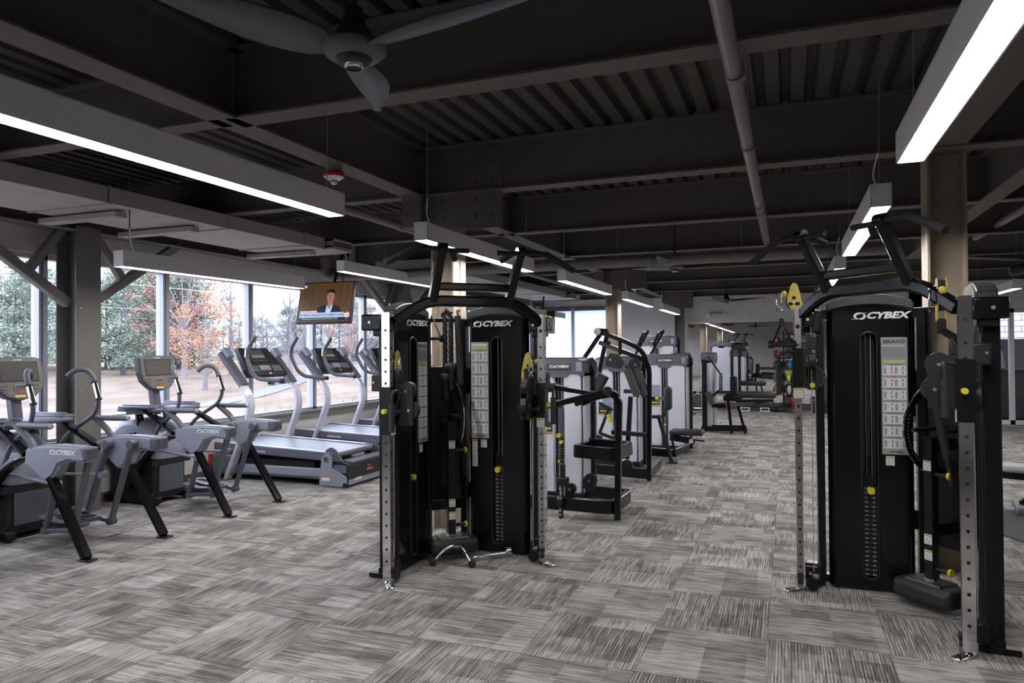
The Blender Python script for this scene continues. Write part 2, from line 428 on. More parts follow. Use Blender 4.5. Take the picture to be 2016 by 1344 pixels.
g = G().use('steel_paint'); ibeam(g, (1.02, YN), (1.02, 5.45), ZS - .005, .42, .18); struct(g, 'girder_right')
g = G().use('steel_paint'); ibeam(g, (1.74, 5.7), (1.74, 12.1), ZS - .004, .42, .17); struct(g, 'girder_right')
# raking soffit at the right-hand rear
g = G().use('steel_paint'); ibeam(g, (2.3, 12.2), (6.4, 15.4), ZS - .02, .42, .2); struct(g, 'beam_raking')
g = G().use('steel_paint'); ibeam(g, (XL + .14, YN), (XL + .14, YB), 2.775, .3, .2); struct(g, 'beam_wall')

def wcolumn(name, x, y, h, along='x', s=.22, d=.24, matn='column_tan', z0=0):
    g = G().use(matn)
    if along == 'x':   # web along x, flanges face +-x
        g.box((x - d / 2, y - s / 2, z0), (x - d / 2 + .016, y + s / 2, h)); g.box((x + d / 2 - .016, y - s / 2, z0), (x + d / 2, y + s / 2, h)); g.box((x - d / 2, y - .006, z0), (x + d / 2, y + .006, h))
    else:
        g.box((x - s / 2, y - d / 2, z0), (x + s / 2, y - d / 2 + .016, h)); g.box((x - s / 2, y + d / 2 - .016, z0), (x + s / 2, y + d / 2, h)); g.box((x - .006, y - d / 2, z0), (x + .006, y + d / 2, h))
    g.use('bolt')
    for zz in (.3, 1.9, 2.5): g.cyl((x - s * .3, y - d / 2 - .001, zz), (x - s * .3, y - d / 2 - .008, zz), .008, 6)
    return struct(g, name)
wcolumn('column_centre', -2.82, 5.80, ZS - .02, 'x', .25, .22)
wcolumn('column_centre', -2.83, 12.35, ZS, 'x', .25, .22)
wcolumn('column_centre', -2.66, 19.3, ZS, 'x', .22, .22, 'column_dark')
wcolumn('column_right', 1.03, 5.80, ZS + .02, 'x', .24, .24)
for k, y0 in enumerate((-1.6, 5.0, 11.35, 17.7)):
    y1 = y0 + .27
    g = G().use('column_dark')
    g.box((XL + .30, y0, 0), (XL + .316, y1, 2.8)); g.box((XL + .04, y0, 0), (XL + .056, y1, 2.8)); g.box((XL + .04, (y0 + y1) / 2 - .006, 0), (XL + .31, (y0 + y1) / 2 + .006, 2.8))
    g.use('bolt')
    for zz in (.4, 1.2, 2.0): g.cyl((XL + .316, y0 + .05, zz), (XL + .322, y0 + .05, zz), .008, 6)
    c = struct(g, 'column_wall')
    X = XL + .17
    for sgn, ye in ((-1, y0), (1, y1)):
        g = G().use('brace_grey'); g.bar([(X, ye - sgn * .02, 2.05), (X, ye + sgn * 1.12, 2.80)], .09, .09, up=(1, 0, 0)); struct(g, 'diagonal_brace', c)
        g = G().use('brace_grey'); g.bar([(X, ye + sgn * .38, 2.33), (X, ye + sgn * .02, 2.80)], .075, .075, up=(1, 0, 0)); struct(g, 'strut', c)

# left wall, sill, windows
g = G().use('wall_paint'); g.box((XL - .2, YN, 0), (XL, YB, .56)); g.box((XL - .2, YN, 2.53), (XL, YB, 3.5))
struct(g, 'wall_left')
g = G().use('sill_taupe'); g.box((XL - .2, YN, .56), (XL + .02, YB, .66)); g.box((XL - .2, YN, .66), (XL + .05, YB, .69)); struct(g, 'trim_1')
g = G().use('base_dark'); g.box((XL, YN, 0), (XL + .012, YB, .10)); struct(g, 'baseboard_left')
mull = [-3.7, -2.25, -.82, .62, 2.05, 3.49, 4.93, 6.42, 7.84, 9.24, 10.67, 12.1, 13.5, 14.9, 16.3, 17.7, 19.45]
XG = XL - .10
for i in range(len(mull) - 1):
    a, b = mull[i], mull[i + 1]; g = G().use('window_metal')
    g.box((XG - .05, a - .035, .69), (XG + .06, a + .035, 2.53)) if i == 0 else g.box((XG - .05, a, .69), (XG + .06, a + .045, 2.53))
    g.box((XG - .05, b - .045, .69), (XG + .06, b - .004, 2.53))
    g.box((XG - .05, a, .69), (XG + .06, b, .72)); g.box((XG - .05, a, 2.48), (XG + .06, b, 2.53))
    g.use('slot_dark').box((XG + .061, b - .02, .70), (XG + .0615, b - .012, 2.5))
    o = struct(g, 'window_%d' % (i + 1))
    g = G().use('window_glass'); g.quad((XG, a + .04, .71), (XG, b - .04, .71), (XG, b - .04, 2.49), (XG, a + .04, 2.49)); g.build('pane', o)

# back wall: shades on the left, mirror on the right
g = G().use('wall_back'); g.box((-4.30, YB, 0), (2.6, YB + .2, 3.6)); g.box((XL - .2, YB, 2.66), (-4.3, YB + .2, 3.6)); g.box((XL - .2, YB, 0), (-4.3, YB + .2, .12)); struct(g, 'wall_back')
g = G().use('window_glass'); g.quad((XL, YB + .12, .12), (-4.3, YB + .12, .12), (-4.3, YB + .12, 2.66), (XL, YB + .12, 2.66)); struct(g, 'window_19')
g = G().use('wall_back'); g.box((-2.50, YB - .06, 2.245), (2.4, YB, 3.3)); struct(g, 'wall_bulkhead')
g = G().use('base_dark'); g.box((-2.50, YB - .07, 0), (2.4, YB, .17)); struct(g, 'baseboard_back')
mir = thing('wall_mirror', 'large frameless mirror covering the rear wall behind the ball rack', 'mirror', (0, YB - .012, 0))
g = G().use('mirror_glass'); g.box((-2.46, -.012, .17), (2.39, 0, 2.235)); g.build('mirror_pane', mir)
g = G().use('steel'); g.box((-2.46, -.02, 2.225), (2.39, 0, 2.245)); g.build('top_channel', mir)
for k, (a, b, nm) in enumerate(((-6.70, -5.66, 'pale roller shade at the rear wall beside the left-hand windows'), (-5.58, -4.35, 'pale blue roller shade on the rear wall left of the tan column'), )):
    sh = thing('roller_shade', nm, 'roller shade', ((a + b) / 2, YB - .03, 0), 0, 'roller shades on the rear wall')
    hw = (b - a) / 2
    g = G().use('shade_cloth'); g.box((-hw, -.006, .12), (hw, 0, 2.66)); g.build('shade_cloth', sh)
    g = G().use('shade_rail'); g.rbox((-hw, -.07, 2.65), (hw, .02, 2.74), .01); g.build('cassette', sh)
    g = G().use('silver_frame'); g.rbox((-hw, -.015, .10), (hw, .008, .13), .004); g.build('hem_bar', sh)
g = G().use('window_metal'); g.box((-5.66, YB - .10, 0), (-5.58, YB, 2.74)); struct(g, 'trim_2')
# near wall behind the camera, right side walls and glazed screen
g = G().use('wall_paint'); g.box((XL - .2, YN - .2, -.2), (6.8, YN, 3.6)); struct(g, 'wall_near')
g = G().use('wall_paint'); g.box((6.6, YN, -.2), (6.8, 17.1, 3.6)); struct(g, 'wall_right')
g = G().use('wall_paint'); g.box((2.4, 17.1, 0), (2.6, YB + .2, 3.6)); g.box((2.4, 17.1, 0), (2.62, 17.22, 3.6)); struct(g, 'wall_return')
g = G().use('wall_back'); g.box((2.6, 17.1, 2.33), (6.6, 17.25, 3.6)); g.box((2.98, 17.1, 0), (3.42, 17.25, 2.33)); struct(g, 'wall_rear_right')
g = G().use('base_dark'); g.box((2.0, 17.06, 0), (2.62, 17.1, .12)); struct(g, 'baseboard_return')
def framed(name, x0, x1, z0, z1, y, fw=.06, mid=()):
    g = G().use('white_frame'); g.box((x0, y - .02, z0), (x0 + fw, y + .08, z1)); g.box((x1 - fw, y - .02, z0), (x1, y + .08, z1)); g.box((x0, y - .02, z1 - fw), (x1, y + .08, z1)); g.box((x0, y - .02, z0), (x1, y + .08, z0 + fw))
    for m_ in mid: g.box((m_ - fw / 2, y - .02, z0), (m_ + fw / 2, y + .08, z1))
    o = struct(g, name)
    g = G().use('window_glass'); g.quad((x0, y + .03, z0), (x1, y + .03, z0), (x1, y + .03, z1), (x0, y + .03, z1)); g.build('pane', o)
    return o
framed('door_1', 2.62, 3.0, 0.02, 2.33, 17.1, .09)
framed('window_20', 3.42, 6.5, 0.0, 2.33, 17.12, .085, (4.20, 5.0, 5.8))
# the lobby behind the screen
g = G().use('floor_lobby' if 'floor_lobby' in MAT else 'rubber_mat'); g.box((2.6, 17.25, -.2), (8.5, 21.5, 0)); struct(g, 'floor_lobby')
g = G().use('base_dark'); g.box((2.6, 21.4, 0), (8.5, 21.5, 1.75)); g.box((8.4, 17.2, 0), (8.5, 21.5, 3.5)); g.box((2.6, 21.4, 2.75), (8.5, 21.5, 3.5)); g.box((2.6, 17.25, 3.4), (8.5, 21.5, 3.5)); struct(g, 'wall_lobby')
g = G().use('white_frame'); g.box((2.6, 23.5, -.5), (10.5, 23.6, 4.5))
g.use('ink_mid')
for r_ in range(26):
    z = .2 + r_ * .16; g.box((2.6, 23.49, z), (10.5, 23.5, z + .012))
    for c_ in range(20): g.box((2.6 + c_ * .4 + (r_ % 2) * .2, 23.49, z), (2.612 + c_ * .4 + (r_ % 2) * .2, 23.5, z + .16))
struct(g, 'wall_courtyard')

# ================================================================== strip lights
def strip_light(label, x, y0, z, L=2.37, group=None, cordz=ZD):
    t = thing('strip_light', label, 'pendant light', (x, y0, z), 0, group)
    g = G().use('fixture_white'); w_, h_ = .056, .135
    g.box((-w_, 0, 0), (-w_ + .006, L, h_)); g.box((w_ - .006, 0, 0), (w_, L, h_)); g.box((-w_, 0, h_ - .006), (w_, L, h_)); g.box((-w_, 0, 0), (w_, .006, h_)); g.box((-w_, L - .006, 0), (w_, L, h_))
    g.build('housing', t)
    g = G().use('fixture_lens'); g.box((-w_ + .006, .006, .004), (w_ - .006, L - .006, .012)); g.build('diffuser', t)
    for yy in (.10, L - .10):
        g = G().use('cord'); dz = cordz - z; g.tube([(0, yy, h_), (.01, yy, dz - .01)], .0022, 5); g.build('suspension_cable', t)
    g = G().use('fixture_white'); g.tube([(.0, .16, h_), (-.03, .15, h_ + .08), (0, .11, h_ + .20)], .0055, 6, bend=.05); g.use('cap_grey').tube([(0, .11, h_ + .20), (.01, .105, cordz - z)], .004, 6); g.build('power_cord', t)
    return t
l0 = strip_light('long strip light at upper left, its glowing underside running out of the picture', -2.52, 1.29, 2.37, group='strip lights over the left aisle')
for k, lb in enumerate(('strip light hanging above the left black cable machine', 'strip light left of the tan column, beyond the left cable machine', 'short-looking strip light in front of the second tan column', 'farthest small strip light of the left aisle row, near the rear wall')):
    dup(l0, ((-2.50, -2.47, -2.45, -2.42)[k], 4.68 + 3.42 * k, 2.37), label=lb)
r0 = strip_light('largest brightest strip light, at the upper right corner above the right cable machine', .51, 1.20, 2.37, group='strip lights over the right aisle')
for k, lb in enumerate(('strip light behind the pull-up handles of the right cable machine', 'small strip light showing just under the second one of the right aisle row', 'fourth strip light of the right aisle row, behind the pull-up frame', 'farthest strip light of the right aisle row, nearly at the arched bar')):
    dup(r0, (.51, 4.62 + 3.45 * k, 2.37), label=lb)
w0 = strip_light('strip light parallel to the windows above the elliptical trainers', -5.12, 4.36, 2.27, group='strip lights along the windows', cordz=ZD)
dup(w0, (-5.05, 7.4, 2.53), label='strip light above the wall television and pull-up frame, second along the windows')
dup(w0, (-4.98, 14.05, 2.30), label='small strip light in front of the far television')
strip_light('strip light at the right edge of the picture above the glazed doors', 3.0, 11.9, 2.37, group='strip lights in the right bay')

# fill strips added out of view to brighten the room
for k, (x, y, lb) in enumerate(((-5.12, .6, 'added fill strip light along the windows left of the viewpoint'), (3.6, 4.6, 'added fill strip light of the right bay over the rubber floor'), (3.6, 8.2, 'second added fill strip light of the right bay'))):
    dup(l0, (x, y, 2.37), label=lb, group='added fill strip lights outside the picture')

# ================================================================== ducts, pipes, fans, alarms
def duct(label, x0, x1, y0, y1, z0, z1, seams, grille=True):
    t = thing('air_duct', label, 'duct', ((x0 + x1) / 2, y0, z0)); hw = (x1 - x0) / 2; L = y1 - y0
    g = G().use('duct_paint'); g.box((-hw, 0, 0), (hw, L, z1 - z0)); g.build('duct_body', t)
    for s in seams:
        g = G().use('duct_paint'); g.box((-hw - .012, s - .006, -.012), (hw + .012, s + .006, z1 - z0 + .01)); g.build('flange', t)
    if grille:
        g = G().use('slot_dark'); g.box((hw, L - .42, .04), (hw + .10, L - .06, z1 - z0 - .03))
        g.use('duct_paint')
        for k in range(12): g.box((hw + .1, L - .41 + k * .029, .05), (hw + .106, L - .40 + k * .029, z1 - z0 - .05))
        g.box((hw, L - .44, .02), (hw + .11, L - .42, z1 - z0 - .01)); g.box((hw, L - .06, .02), (hw + .11, L - .04, z1 - z0 - .01)); g.box((hw, L - .44, .0), (hw + .11, L - .04, .04)); g.box((hw, L - .44, z1 - z0 - .04), (hw + .11, L - .04, z1 - z0 - .01))
        g.build('grille', t)
    return t
d = duct('wide rectangular sheet-metal duct above the elliptical trainers', -5.95, -5.03, -3.5, 7.5, 2.755, 2.885, (1.2, 2.5, 3.8, 5.1, 6.4, 7.7, 9.0, 10.2))
for yy in (7.95, 8.75, 10.55):
    g = G().use('duct_paint'); g.rbox((-.62, yy - .06, -.06), (.30, yy + .06, -.012), .006, 1); g.build('support_channel', d)
duct('farther rectangular duct ending in an open box near the rear wall', -5.7, -4.75, 9.25, 16.4, 2.755, 2.885, (1.3, 2.6, 3.9, 5.2, 6.5, 7.8), True)
def pipe(label, pts, r, cps=(), name='ceiling_pipe', hang=()):
    o = Vector(pts[0]); t = thing(name, label, 'pipe', tuple(o)); q = [Vector(p) - o for p in pts]
    G().use('pipe_paint').tube(q, r, 14, bend=r * 2).build('pipe_run', t)
    for (p, dr) in cps:
        p = Vector(p) - o; dr = Vector(dr); G().use('pipe_paint').cyl(p - dr * .03, p + dr * .03, r * 1.22, 14).build('coupling', t)
    for p in hang:
        p = Vector(p) - o; g = G().use('pipe_paint'); g.cyl(p, (p.x, p.y, 3.3 - o.z), .006, 6); g.tube([(p.x + (r + .008) * math.cos(a * PI / 6), p.y, p.z + (r + .008) * math.sin(a * PI / 6)) for a in range(12)], .006, 5, closed=True); g.build('hanger', t)
    return t
pipe('grey pipe running into the room under the ceiling beams at upper right', [(-.2, -3.5, 2.75), (-.21, 9.05, 2.75), (-.21, 9.05, 2.72)], .036, [((-.2, 3.25, 2.75), (0, 1, 0)), ((-.205, 6.3, 2.75), (0, 1, 0)), ((-.205, 6.6, 2.75), (0, 1, 0)), ((-.21, 8.3, 2.75), (0, 1, 0))], hang=[(-.2, 4.4, 2.75), (-.2, 8.8, 2.75)])
pipe('thick grey pipe crossing the ceiling from the windows to the right column', [(-6.4, 9.0, 2.95), (-6.4, 9.0, 2.66), (1.05, 9.0, 2.66)], .065, [((-1.6, 9.0, 2.66), (1, 0, 0)), ((-6.1, 9.0, 2.66), (1, 0, 0))], hang=[(-5.4, 9.0, 2.66), (-2.0, 9.0, 2.66), (-.5, 9, 2.66)])
pipe('short drop pipe beside the wall television', [(-5.95, 9.02, 3.2), (-5.95, 9.02, 2.72)], .05)
pipe('slim sprinkler pipe beside the left girder', [(-3.3, 1.0, 2.70), (-3.3, 6.9, 2.70)], .035, [((-3.3, 5.8, 2.70), (0, 1, 0))])
pipe('slim sprinkler pipe under the rear left ceiling', [(-3.35, 8.1, 2.62), (-3.35, 15.5, 2.62)], .03)
pipe('grey pipe under the ribbed deck at the right edge', [(2.32, 5.0, 3.0), (2.32, 11.0, 3.0)], .045, [((2.32, 8.0, 3.0), (0, 1, 0))])
pipe('thin steel conduit running along the wall beam over the windows', [(XL + .3, 0, 2.76), (XL + .3, 17, 2.76)], .014)

def fan(label, x, y, zhub, rot, R_=.80, zt=ZD, tilt=6, hub=.115):
    t = thing('ceiling_fan', label, 'ceiling fan', (x, y, zhub), rot, 'ceiling fans')
    k = hub / .115
    g = G().use('fan_dark'); g.cyl((0, 0, .12 * k), (0, 0, zt - zhub), .014, 10); g.cyl((0, 0, zt - zhub - .06), (0, 0, zt - zhub), .06, 16, .06); g.build('downrod', t)
    g = G().use('fan_dark'); g.lathe([(0, .16 * k), (.03 * k, .16 * k), (.045 * k, .10 * k), (.075 * k, .05 * k), (hub, .02 * k)], n=28); g.build('motor_housing', t)
    g = G().use('fan_blade'); g.lathe([(hub, .022 * k), (hub, .004 * k), (hub * .85, -.014 * k), (hub * .56, -.022 * k)], n=28)
    g.use('fan_dark').lathe([(hub * .56, -.022 * k), (hub * .5, -.04 * k), (hub * .3, -.046 * k)], n=24); g.build('hub', t)
    g = G().use('chrome').lathe([(hub * .31, -.044 * k), (hub * .29, -.056 * k), (hub * .24, -.058 * k)], n=20); g.use('slot_dark').lathe([(hub * .24, -.056 * k), (.0, -.054 * k)], n=20); g.build('sensor_ring', t)
    for b in range(3):
        g = G().use('fan_blade'); g.at(RZ(120 * b)); N = 14; vs = []
        for i in range(N + 1):
            s_ = i / N; r_ = hub * .7 + (R_ - hub * .7) * s_; wd = (.075 + .10 * math.sin(PI * min(1, s_ * 1.15) ** .7)) * (1 - .55 * s_ ** 3) * k; off = .05 * s_ * s_
            pit = R(20 - 12 * s_); zc = .01 * k + .05 * s_
            for e_, zz in ((1, .004), (-1, .004), (-1, -.004), (1, -.004)):
                vs.append((r_, off + e_ * wd / 2 * math.cos(pit), zc + e_ * wd / 2 * math.sin(pit) + zz))
        fs = [[4 * i + q, 4 * i + (q + 1) % 4, 4 * i + 4 + (q + 1) % 4, 4 * i + 4 + q] for i in range(N) for q in range(4)]
        g.add(vs, fs, True); g.add(vs[:4], [(0, 1, 2, 3)]); g.add(vs[-4:], [(3, 2, 1, 0)]); g.build('blade', t)
    return t
fan('large dark ceiling fan near the camera at the top of the picture', -1.44, 2.20, 2.63, -8)
fan('middle ceiling fan, seen above the far aisle beside the crossing pipe', -1.34, 9.35, 2.60, 20)
fan('farthest ceiling fan, a dark silhouette against the pale rear wall', -1.22, 16.0, 2.58, 8)

def strobe(label, x, y, z):
    t = thing('fire_alarm_strobe', label, 'fire alarm', (x, y, z), 0, 'fire alarm strobes')
    G().use('pipe_paint').cyl((0, 0, .04), (0, 0, .095), .055, 20).build('back_box', t)
    G().use('red_plastic').lathe([(.05, .045), (.075, .04), (.08, .02), (.072, .006)], n=24).build('red_ring', t)
    G().use('logo_white').lathe([(.072, .006), (.05, -.012), (.0, -.014)], n=24).build('white_face', t)
    G().use('chrome').lathe([(.024, -.012), (.027, -.03), (.018, -.045), (0, -.05)], n=16).build('lamp_dome', t)
strobe('red and white alarm strobe under the left girder, nearer one', GX, 4.35, 2.80)
strobe('far red and white alarm strobe beside the second tan column', -2.95, 14.85, 2.80)
e_ = thing('emergency_light', 'white twin-head emergency light on the wall above the mirror', 'emergency light', (-1.74, YB - .065, 2.43))
g = G().use('fixture_white'); g.rbox((-.14, -.07, -.05), (.14, 0, .06), .02); g.build('housing', e_)
for s in (-1, 1): G().use('logo_white').cyl((s * .18, -.06, .01), (s * .2, -.13, -.01), .05, 14, .065).build('lamp_head', e_)
r_ = thing('speaker_tube', 'dark rolled tube slung under the ceiling at the right edge', 'hanging tube', (2.2, 9.0, 2.36))
g = G().use('cap_grey'); g.cyl((0, 0, 0), (.7, -.1, .10), .055, 16); g.build('tube_body', r_)
for s in (.1, .5):
    g = G().use('cap_grey'); g.tube([(s - .06, 0, .06), (s, 0, .13), (s + .06, 0, .07)], .006, 6); g.cyl((s, 0, .13), (s, 0, .5), .005, 6); g.build('hanger', r_)

# ================================================================== televisions
mat('tv_brown', (.05, .028, .012), .4, emit=(.10, .05, .02), es=.3)
for nme, c, e in (('tv_gold', (.2, .13, .05), .12), ('tv_skin', (.42, .2, .13), .55), ('tv_hair', (.03, .02, .015), .2), ('tv_suit', (.02, .02, .03), .35), ('tv_shirt', (.40, .52, .75), .8), ('tv_banner', (.34, .48, .68), .85), ('tv_red', (.6, .03, .03), .7), ('tv_white', (.75, .75, .78), .9), ('tv_ink', (.01, .012, .02), .0), ('tv_green', (.25, .5, .05), .7), ('tv_orange', (.55, .28, .08), .6), ('tv_purple', (.35, .35, .7), .7)):
    mat(nme, [v * .5 for v in c], .35, emit=c, es=e * .55)
def tv_shell(label, loc, rz, tilt, w_, h_):
    t = thing('television', label, 'television', loc, rz); t.rotation_euler = (R(tilt), 0, R(rz))
    g = G().use('black_satin'); g.rbox((-w_ / 2, 0, -h_ / 2), (w_ / 2, .05, h_ / 2), .006); g.build('casing', t)
    g = G().use('black_satin'); g.box((-.12, .05, -.1), (.12, .09, .1)); g.cyl((0, .07, 0), (0, .07 + .25 * (3.3 - loc[2]), 3.32 - loc[2]), .02, 10); g.build('ceiling_bracket', t)
    return t
t = tv_shell('tilted flat television above the treadmills, showing a man in a dark jacket', (-6.02, 8.45, 2.245), 0, -12, .90, .60)
F = Matrix(((1, 0, 0, 0), (0, 0, -1, 0), (0, 1, 0, 0), (0, 0, 0, 1)))   # local x,y(up),z(out) -> x,z,-y
g = G().use('tv_brown'); g.at(T(0, -.001, 0) @ F)
def ell(g, cx, cy, rx, ry, z, n=24): g.add([(cx, cy, z)] + [(cx + rx * math.cos(2 * PI * i / n), cy + ry * math.sin(2 * PI * i / n), z) for i in range(n)], [(0, i + 1, (i + 1) % n + 1) for i in range(n)])
def rect(g, x0, y0, x1, y1, z): g.add([(x0, y0, z), (x1, y0, z), (x1, y1, z), (x0, y1, z)], [(0, 1, 2, 3)])
def pol(g, p, z): g.add([(a, b, z) for a, b in p], [list(range(len(p)))])
rect(g, -.435, -.27, .435, .285, .0002)
g.use('tv_gold')
for x in (-.34, -.22, .25, .36): rect(g, x - .012, -.1, x + .012, .26, .0004)
ell(g, -.24, -.07, .06, .05, .0005); ell(g, -.05, -.08, .05, .045, .0005); ell(g, .33, -.06, .05, .05, .0005)
g.use('tv_suit'); pol(g, [(-.14, -.17), (-.12, -.08), (-.03, -.035), (.06, -.04), (.16, -.035), (.25, -.07), (.29, -.17)], .0008)
g.use('tv_shirt'); pol(g, [(.02, -.17), (.035, -.04), (.08, -.09), (.125, -.02), (.13, -.05), (.10, -.17)], .001)
g.use('tv_skin'); pol(g, [(.045, -.05), (.05, .03), (.13, .03), (.128, -.02), (.08, -.10)], .0012); ell(g, .085, .085, .062, .088, .0014)
g.use('tv_hair'); pol(g, [(.02, .10), (.025, .155), (.06, .19), (.115, .19), (.15, .15), (.152, .09), (.138, .125), (.11, .14), (.06, .145), (.035, .13)], .0016)
for x in (.062, .108): ell(g, x, .095, .009, .005, .0018, 10); rect(g, x - .014, .106, x + .014, .110, .0018)
pol(g, [(.066, .045), (.085, .049), (.104, .045), (.085, .040)], .0018)
g.use('tv_hair'); pol(g, [(.083, .088), (.078, .063), (.093, .063)], .00175)
g.use('tv_red'); rect(g, -.40, -.145, -.11, -.115, .002)
g.use('tv_banner'); rect(g, -.40, -.215, .33, -.145, .002)
g.use('tv_white'); rect(g, .34, -.215, .42, -.16, .002)
g.use('tv_red'); rect(g, .355, -.155, .405, -.143, .002)
g.use('tv_ink'); rect(g, -.43, -.255, .43, -.218, .0021)
g.build('screen', t)
g = G(); g.at(T(0, -.001, 0) @ F)
g.use('tv_white'); g.text('PELOSI ON DEFENSE', .030, T(-.255, -.130, .0022), ext=.0002, bold=.0008)
g.text('OF OBAMACARE, ONE OF WHICH CALLS FOR GIVING REFUNDABLE TAX CREDITS', .016, T(-.06, -.236, .0024), ext=.0002, sx=1.02); g.text('MSFT', .016, T(.38, -.236, .0024), ext=.0002)
g.use('tv_ink').text('REP TIM RYAN CHALLENGES PELOSI FOR MINORITY LEADER', .044, T(-.035, -.181, .0022), ext=.0002, bold=.0006, sx=.60)
g.use('tv_red').text('CNN', .040, T(.38, -.188, .0022), ext=.0002, bold=.0015, sx=.85)
g.use('tv_banner'); rect(g, -.42, .22, -.33, .255, .002)
g.use('tv_white').text('LIVE', .012, T(.38, -.149, .0022), ext=.0002)
g.build('caption_text', t)
t = tv_shell('far television with a green and orange picture, in front of the roller shades', (-5.08, 15.0, 2.17), 0, -6, .66, .50)
g = G().use('ink_dark'); g.at(T(0, -.001, 0) @ F)
rect(g, -.31, -.23, .31, .23, .0002)
g.use('tv_orange'); pol(g, [(.02, -.02), (.03, .14), (.24, .14), (.22, -.02)], .0006)
g.use('tv_green'); pol(g, [(-.02, -.19), (.02, -.02), (.22, -.02), (.16, -.16)], .0006); pol(g, [(-.29, -.19), (-.29, .1), (-.22, .1), (-.20, -.19)], .0006)
g.use('tv_purple'); rect(g, -.19, -.21, -.09, -.15, .0006)
g.use('tv_ink'); rect(g, -.3, .015, .3, .02, .0009); rect(g, -.3, -.135, .3, -.13, .0009)
g.build('screen', t)

# ================================================================== outdoors
def gz(x, y):
    wd = -x * .357 + y * .934; s = min(1, max(0, (wd - 40) / 36)); s = s * s * (3 - 2 * s)
    return -1.55 + 1.75 * s + .12 * math.sin(x * .09 + y * .07)
g = G().use('lawn'); nx, ny = 60, 70; vs = []
for i in range(nx + 1):
    for j in range(ny + 1):
        x = -7.2 - (i / nx) ** 1.6 * 190; y = -60 + 330 * j / ny; vs.append((x, y, gz(x, y)))
g.add(vs, [[i * (ny + 1) + j, i * (ny + 1) + j + 1, (i + 1) * (ny + 1) + j + 1, (i + 1) * (ny + 1) + j] for i in range(nx) for j in range(ny)], True)
struct(g, 'ground')
g = G().use('path_grey'); pp = [(-40, 16), (-34, 25), (-32, 31), (-33, 38), (-36, 47), (-42, 60), (-50, 80)]; pp = fillet([(a, b, 0) for a, b in pp], 6, 6); vs = []
for i, p in enumerate(pp):
    q = pp[min(i + 1, len(pp) - 1)] - pp[max(i - 1, 0)]; nn = Vector((-q.y, q.x, 0)).normalized() * .9
    for e in (p + nn, p - nn): vs.append((e.x, e.y, gz(e.x, e.y) + .05))
g.add(vs, [[2 * i, 2 * i + 1, 2 * i + 3, 2 * i + 2] for i in range(len(pp) - 1)], True); struct(g, 'path')

def tree_mesh(kind, seed):
    """returns (trunk G, crown G) for a tree of height 1"""
    rnd = random.Random(seed); tr = G(); cr = G()
    if kind == 'pine':
        tr.use('bark'); tr.tube([(0, 0, -.05), (.01, 0, .4), (0, .01, .97)], .016, 6, scales=[1.3, .9, .2]); cr.use('needles')
        cl = []
        for i in range(85):
            z = .07 + .93 * rnd.random() ** .85; rr = (.06 + .19 * (1 - (z - .07) / .93) ** .6) * rnd.uniform(.25, 1); a = rnd.random() * 2 * PI
            p = (rr * math.cos(a), rr * math.sin(a), z); cl.append((p, rnd.uniform(.05, .085)))
            if i % 3 == 0: tr.tube([(0, 0, z - .02), p], .004, 4)
        n, sz = 62, .009
    elif kind == 'oak':
        tr.use('bark_pale'); cl = []
        tr.tube([(0, 0, -.05), (.01, .0, .2), (.0, .01, .4)], .018, 6, scales=[1.4, 1, .7]); cr.use('leaves_red')
        for i in range(60):
            z = .22 + .78 * rnd.random(); rr = .36 * math.sin(PI * min(.97, (z - .16) / .86)) ** .6 * rnd.uniform(.3, 1); a = rnd.random() * 2 * PI
            p = (rr * math.cos(a), rr * math.sin(a), z); cl.append((p, rnd.uniform(.045, .08)))
            if i % 3 == 0: tr.tube([(0, 0, min(.4, z * .6)), (p[0] * .5, p[1] * .5, z * .8), p], .005, 4, scales=[1.6, 1, .4])
        n, sz = 62, .008
    else:
        tr.use('bark_pale'); cl = []
        tr.tube([(0, 0, -.05), (.012, 0, .35), (-.01, .01, .95)], .014, 6, scales=[1.5, 1, .25])
        for i in range(34):
            z0 = .2 + .6 * rnd.random(); a = rnd.random() * 2 * PI; l = .28 * (1.05 - z0); q = Vector((l * math.cos(a), l * math.sin(a), z0 + l * 1.1)); m_ = Vector((q.x * .45, q.y * .45, z0 + l * .35))
            tr.tube([(0, 0, z0), m_, q], .0045, 4, scales=[1.4, .8, .3])
            for k in range(4):
                b = m_.lerp(q, rnd.uniform(0, 1)); e = b + Vector((rnd.uniform(-.09, .09), rnd.uniform(-.09, .09), rnd.uniform(.02, .12))); tr.tube([b, e], .0022, 3, scales=[1, .3])
        n = 0; sz = 0
    for (p, r) in cl:
        for k in range(n):
            d = Vector((rnd.gauss(0, 1), rnd.gauss(0, 1), rnd.gauss(0, .7))).normalized() * r * rnd.random() ** .4
            c = Vector(p) + d; u = Vector((rnd.gauss(0, 1), rnd.gauss(0, 1), rnd.gauss(0, .5))).normalized(); v_ = u.orthogonal().normalized(); s_ = sz * rnd.uniform(.6, 1.3)
            cr.add([c - u * s_, c + v_ * s_ * .7, c + u * s_, c - v_ * s_ * .7], [(0, 1, 2, 3)])
    return tr, cr
def make_tree(kind, seed, name):
    t = thing(name, 'x', 'tree'); tr, cr = tree_mesh(kind, seed); tr.build('trunk', t)
    if cr.v: cr.build('foliage', t)
    return t
protos = {}
def place_tree(kind, seed, name, x, y, h, label, group, w_=1.0, rz=0):
    key = (kind, seed)
    if key not in protos: protos[key] = make_tree(kind, seed, name); r = protos[key]
    else: r = dup(protos[key], (0, 0, 0))
    r.location = (x, y, gz(x, y) - .1); r.scale = (h * w_, h * w_, h); r.rotation_euler = (0, 0, R(rz)); r['label'] = label; r['category'] = 'tree'; r['group'] = group
    return r
rnd = random.Random(3)
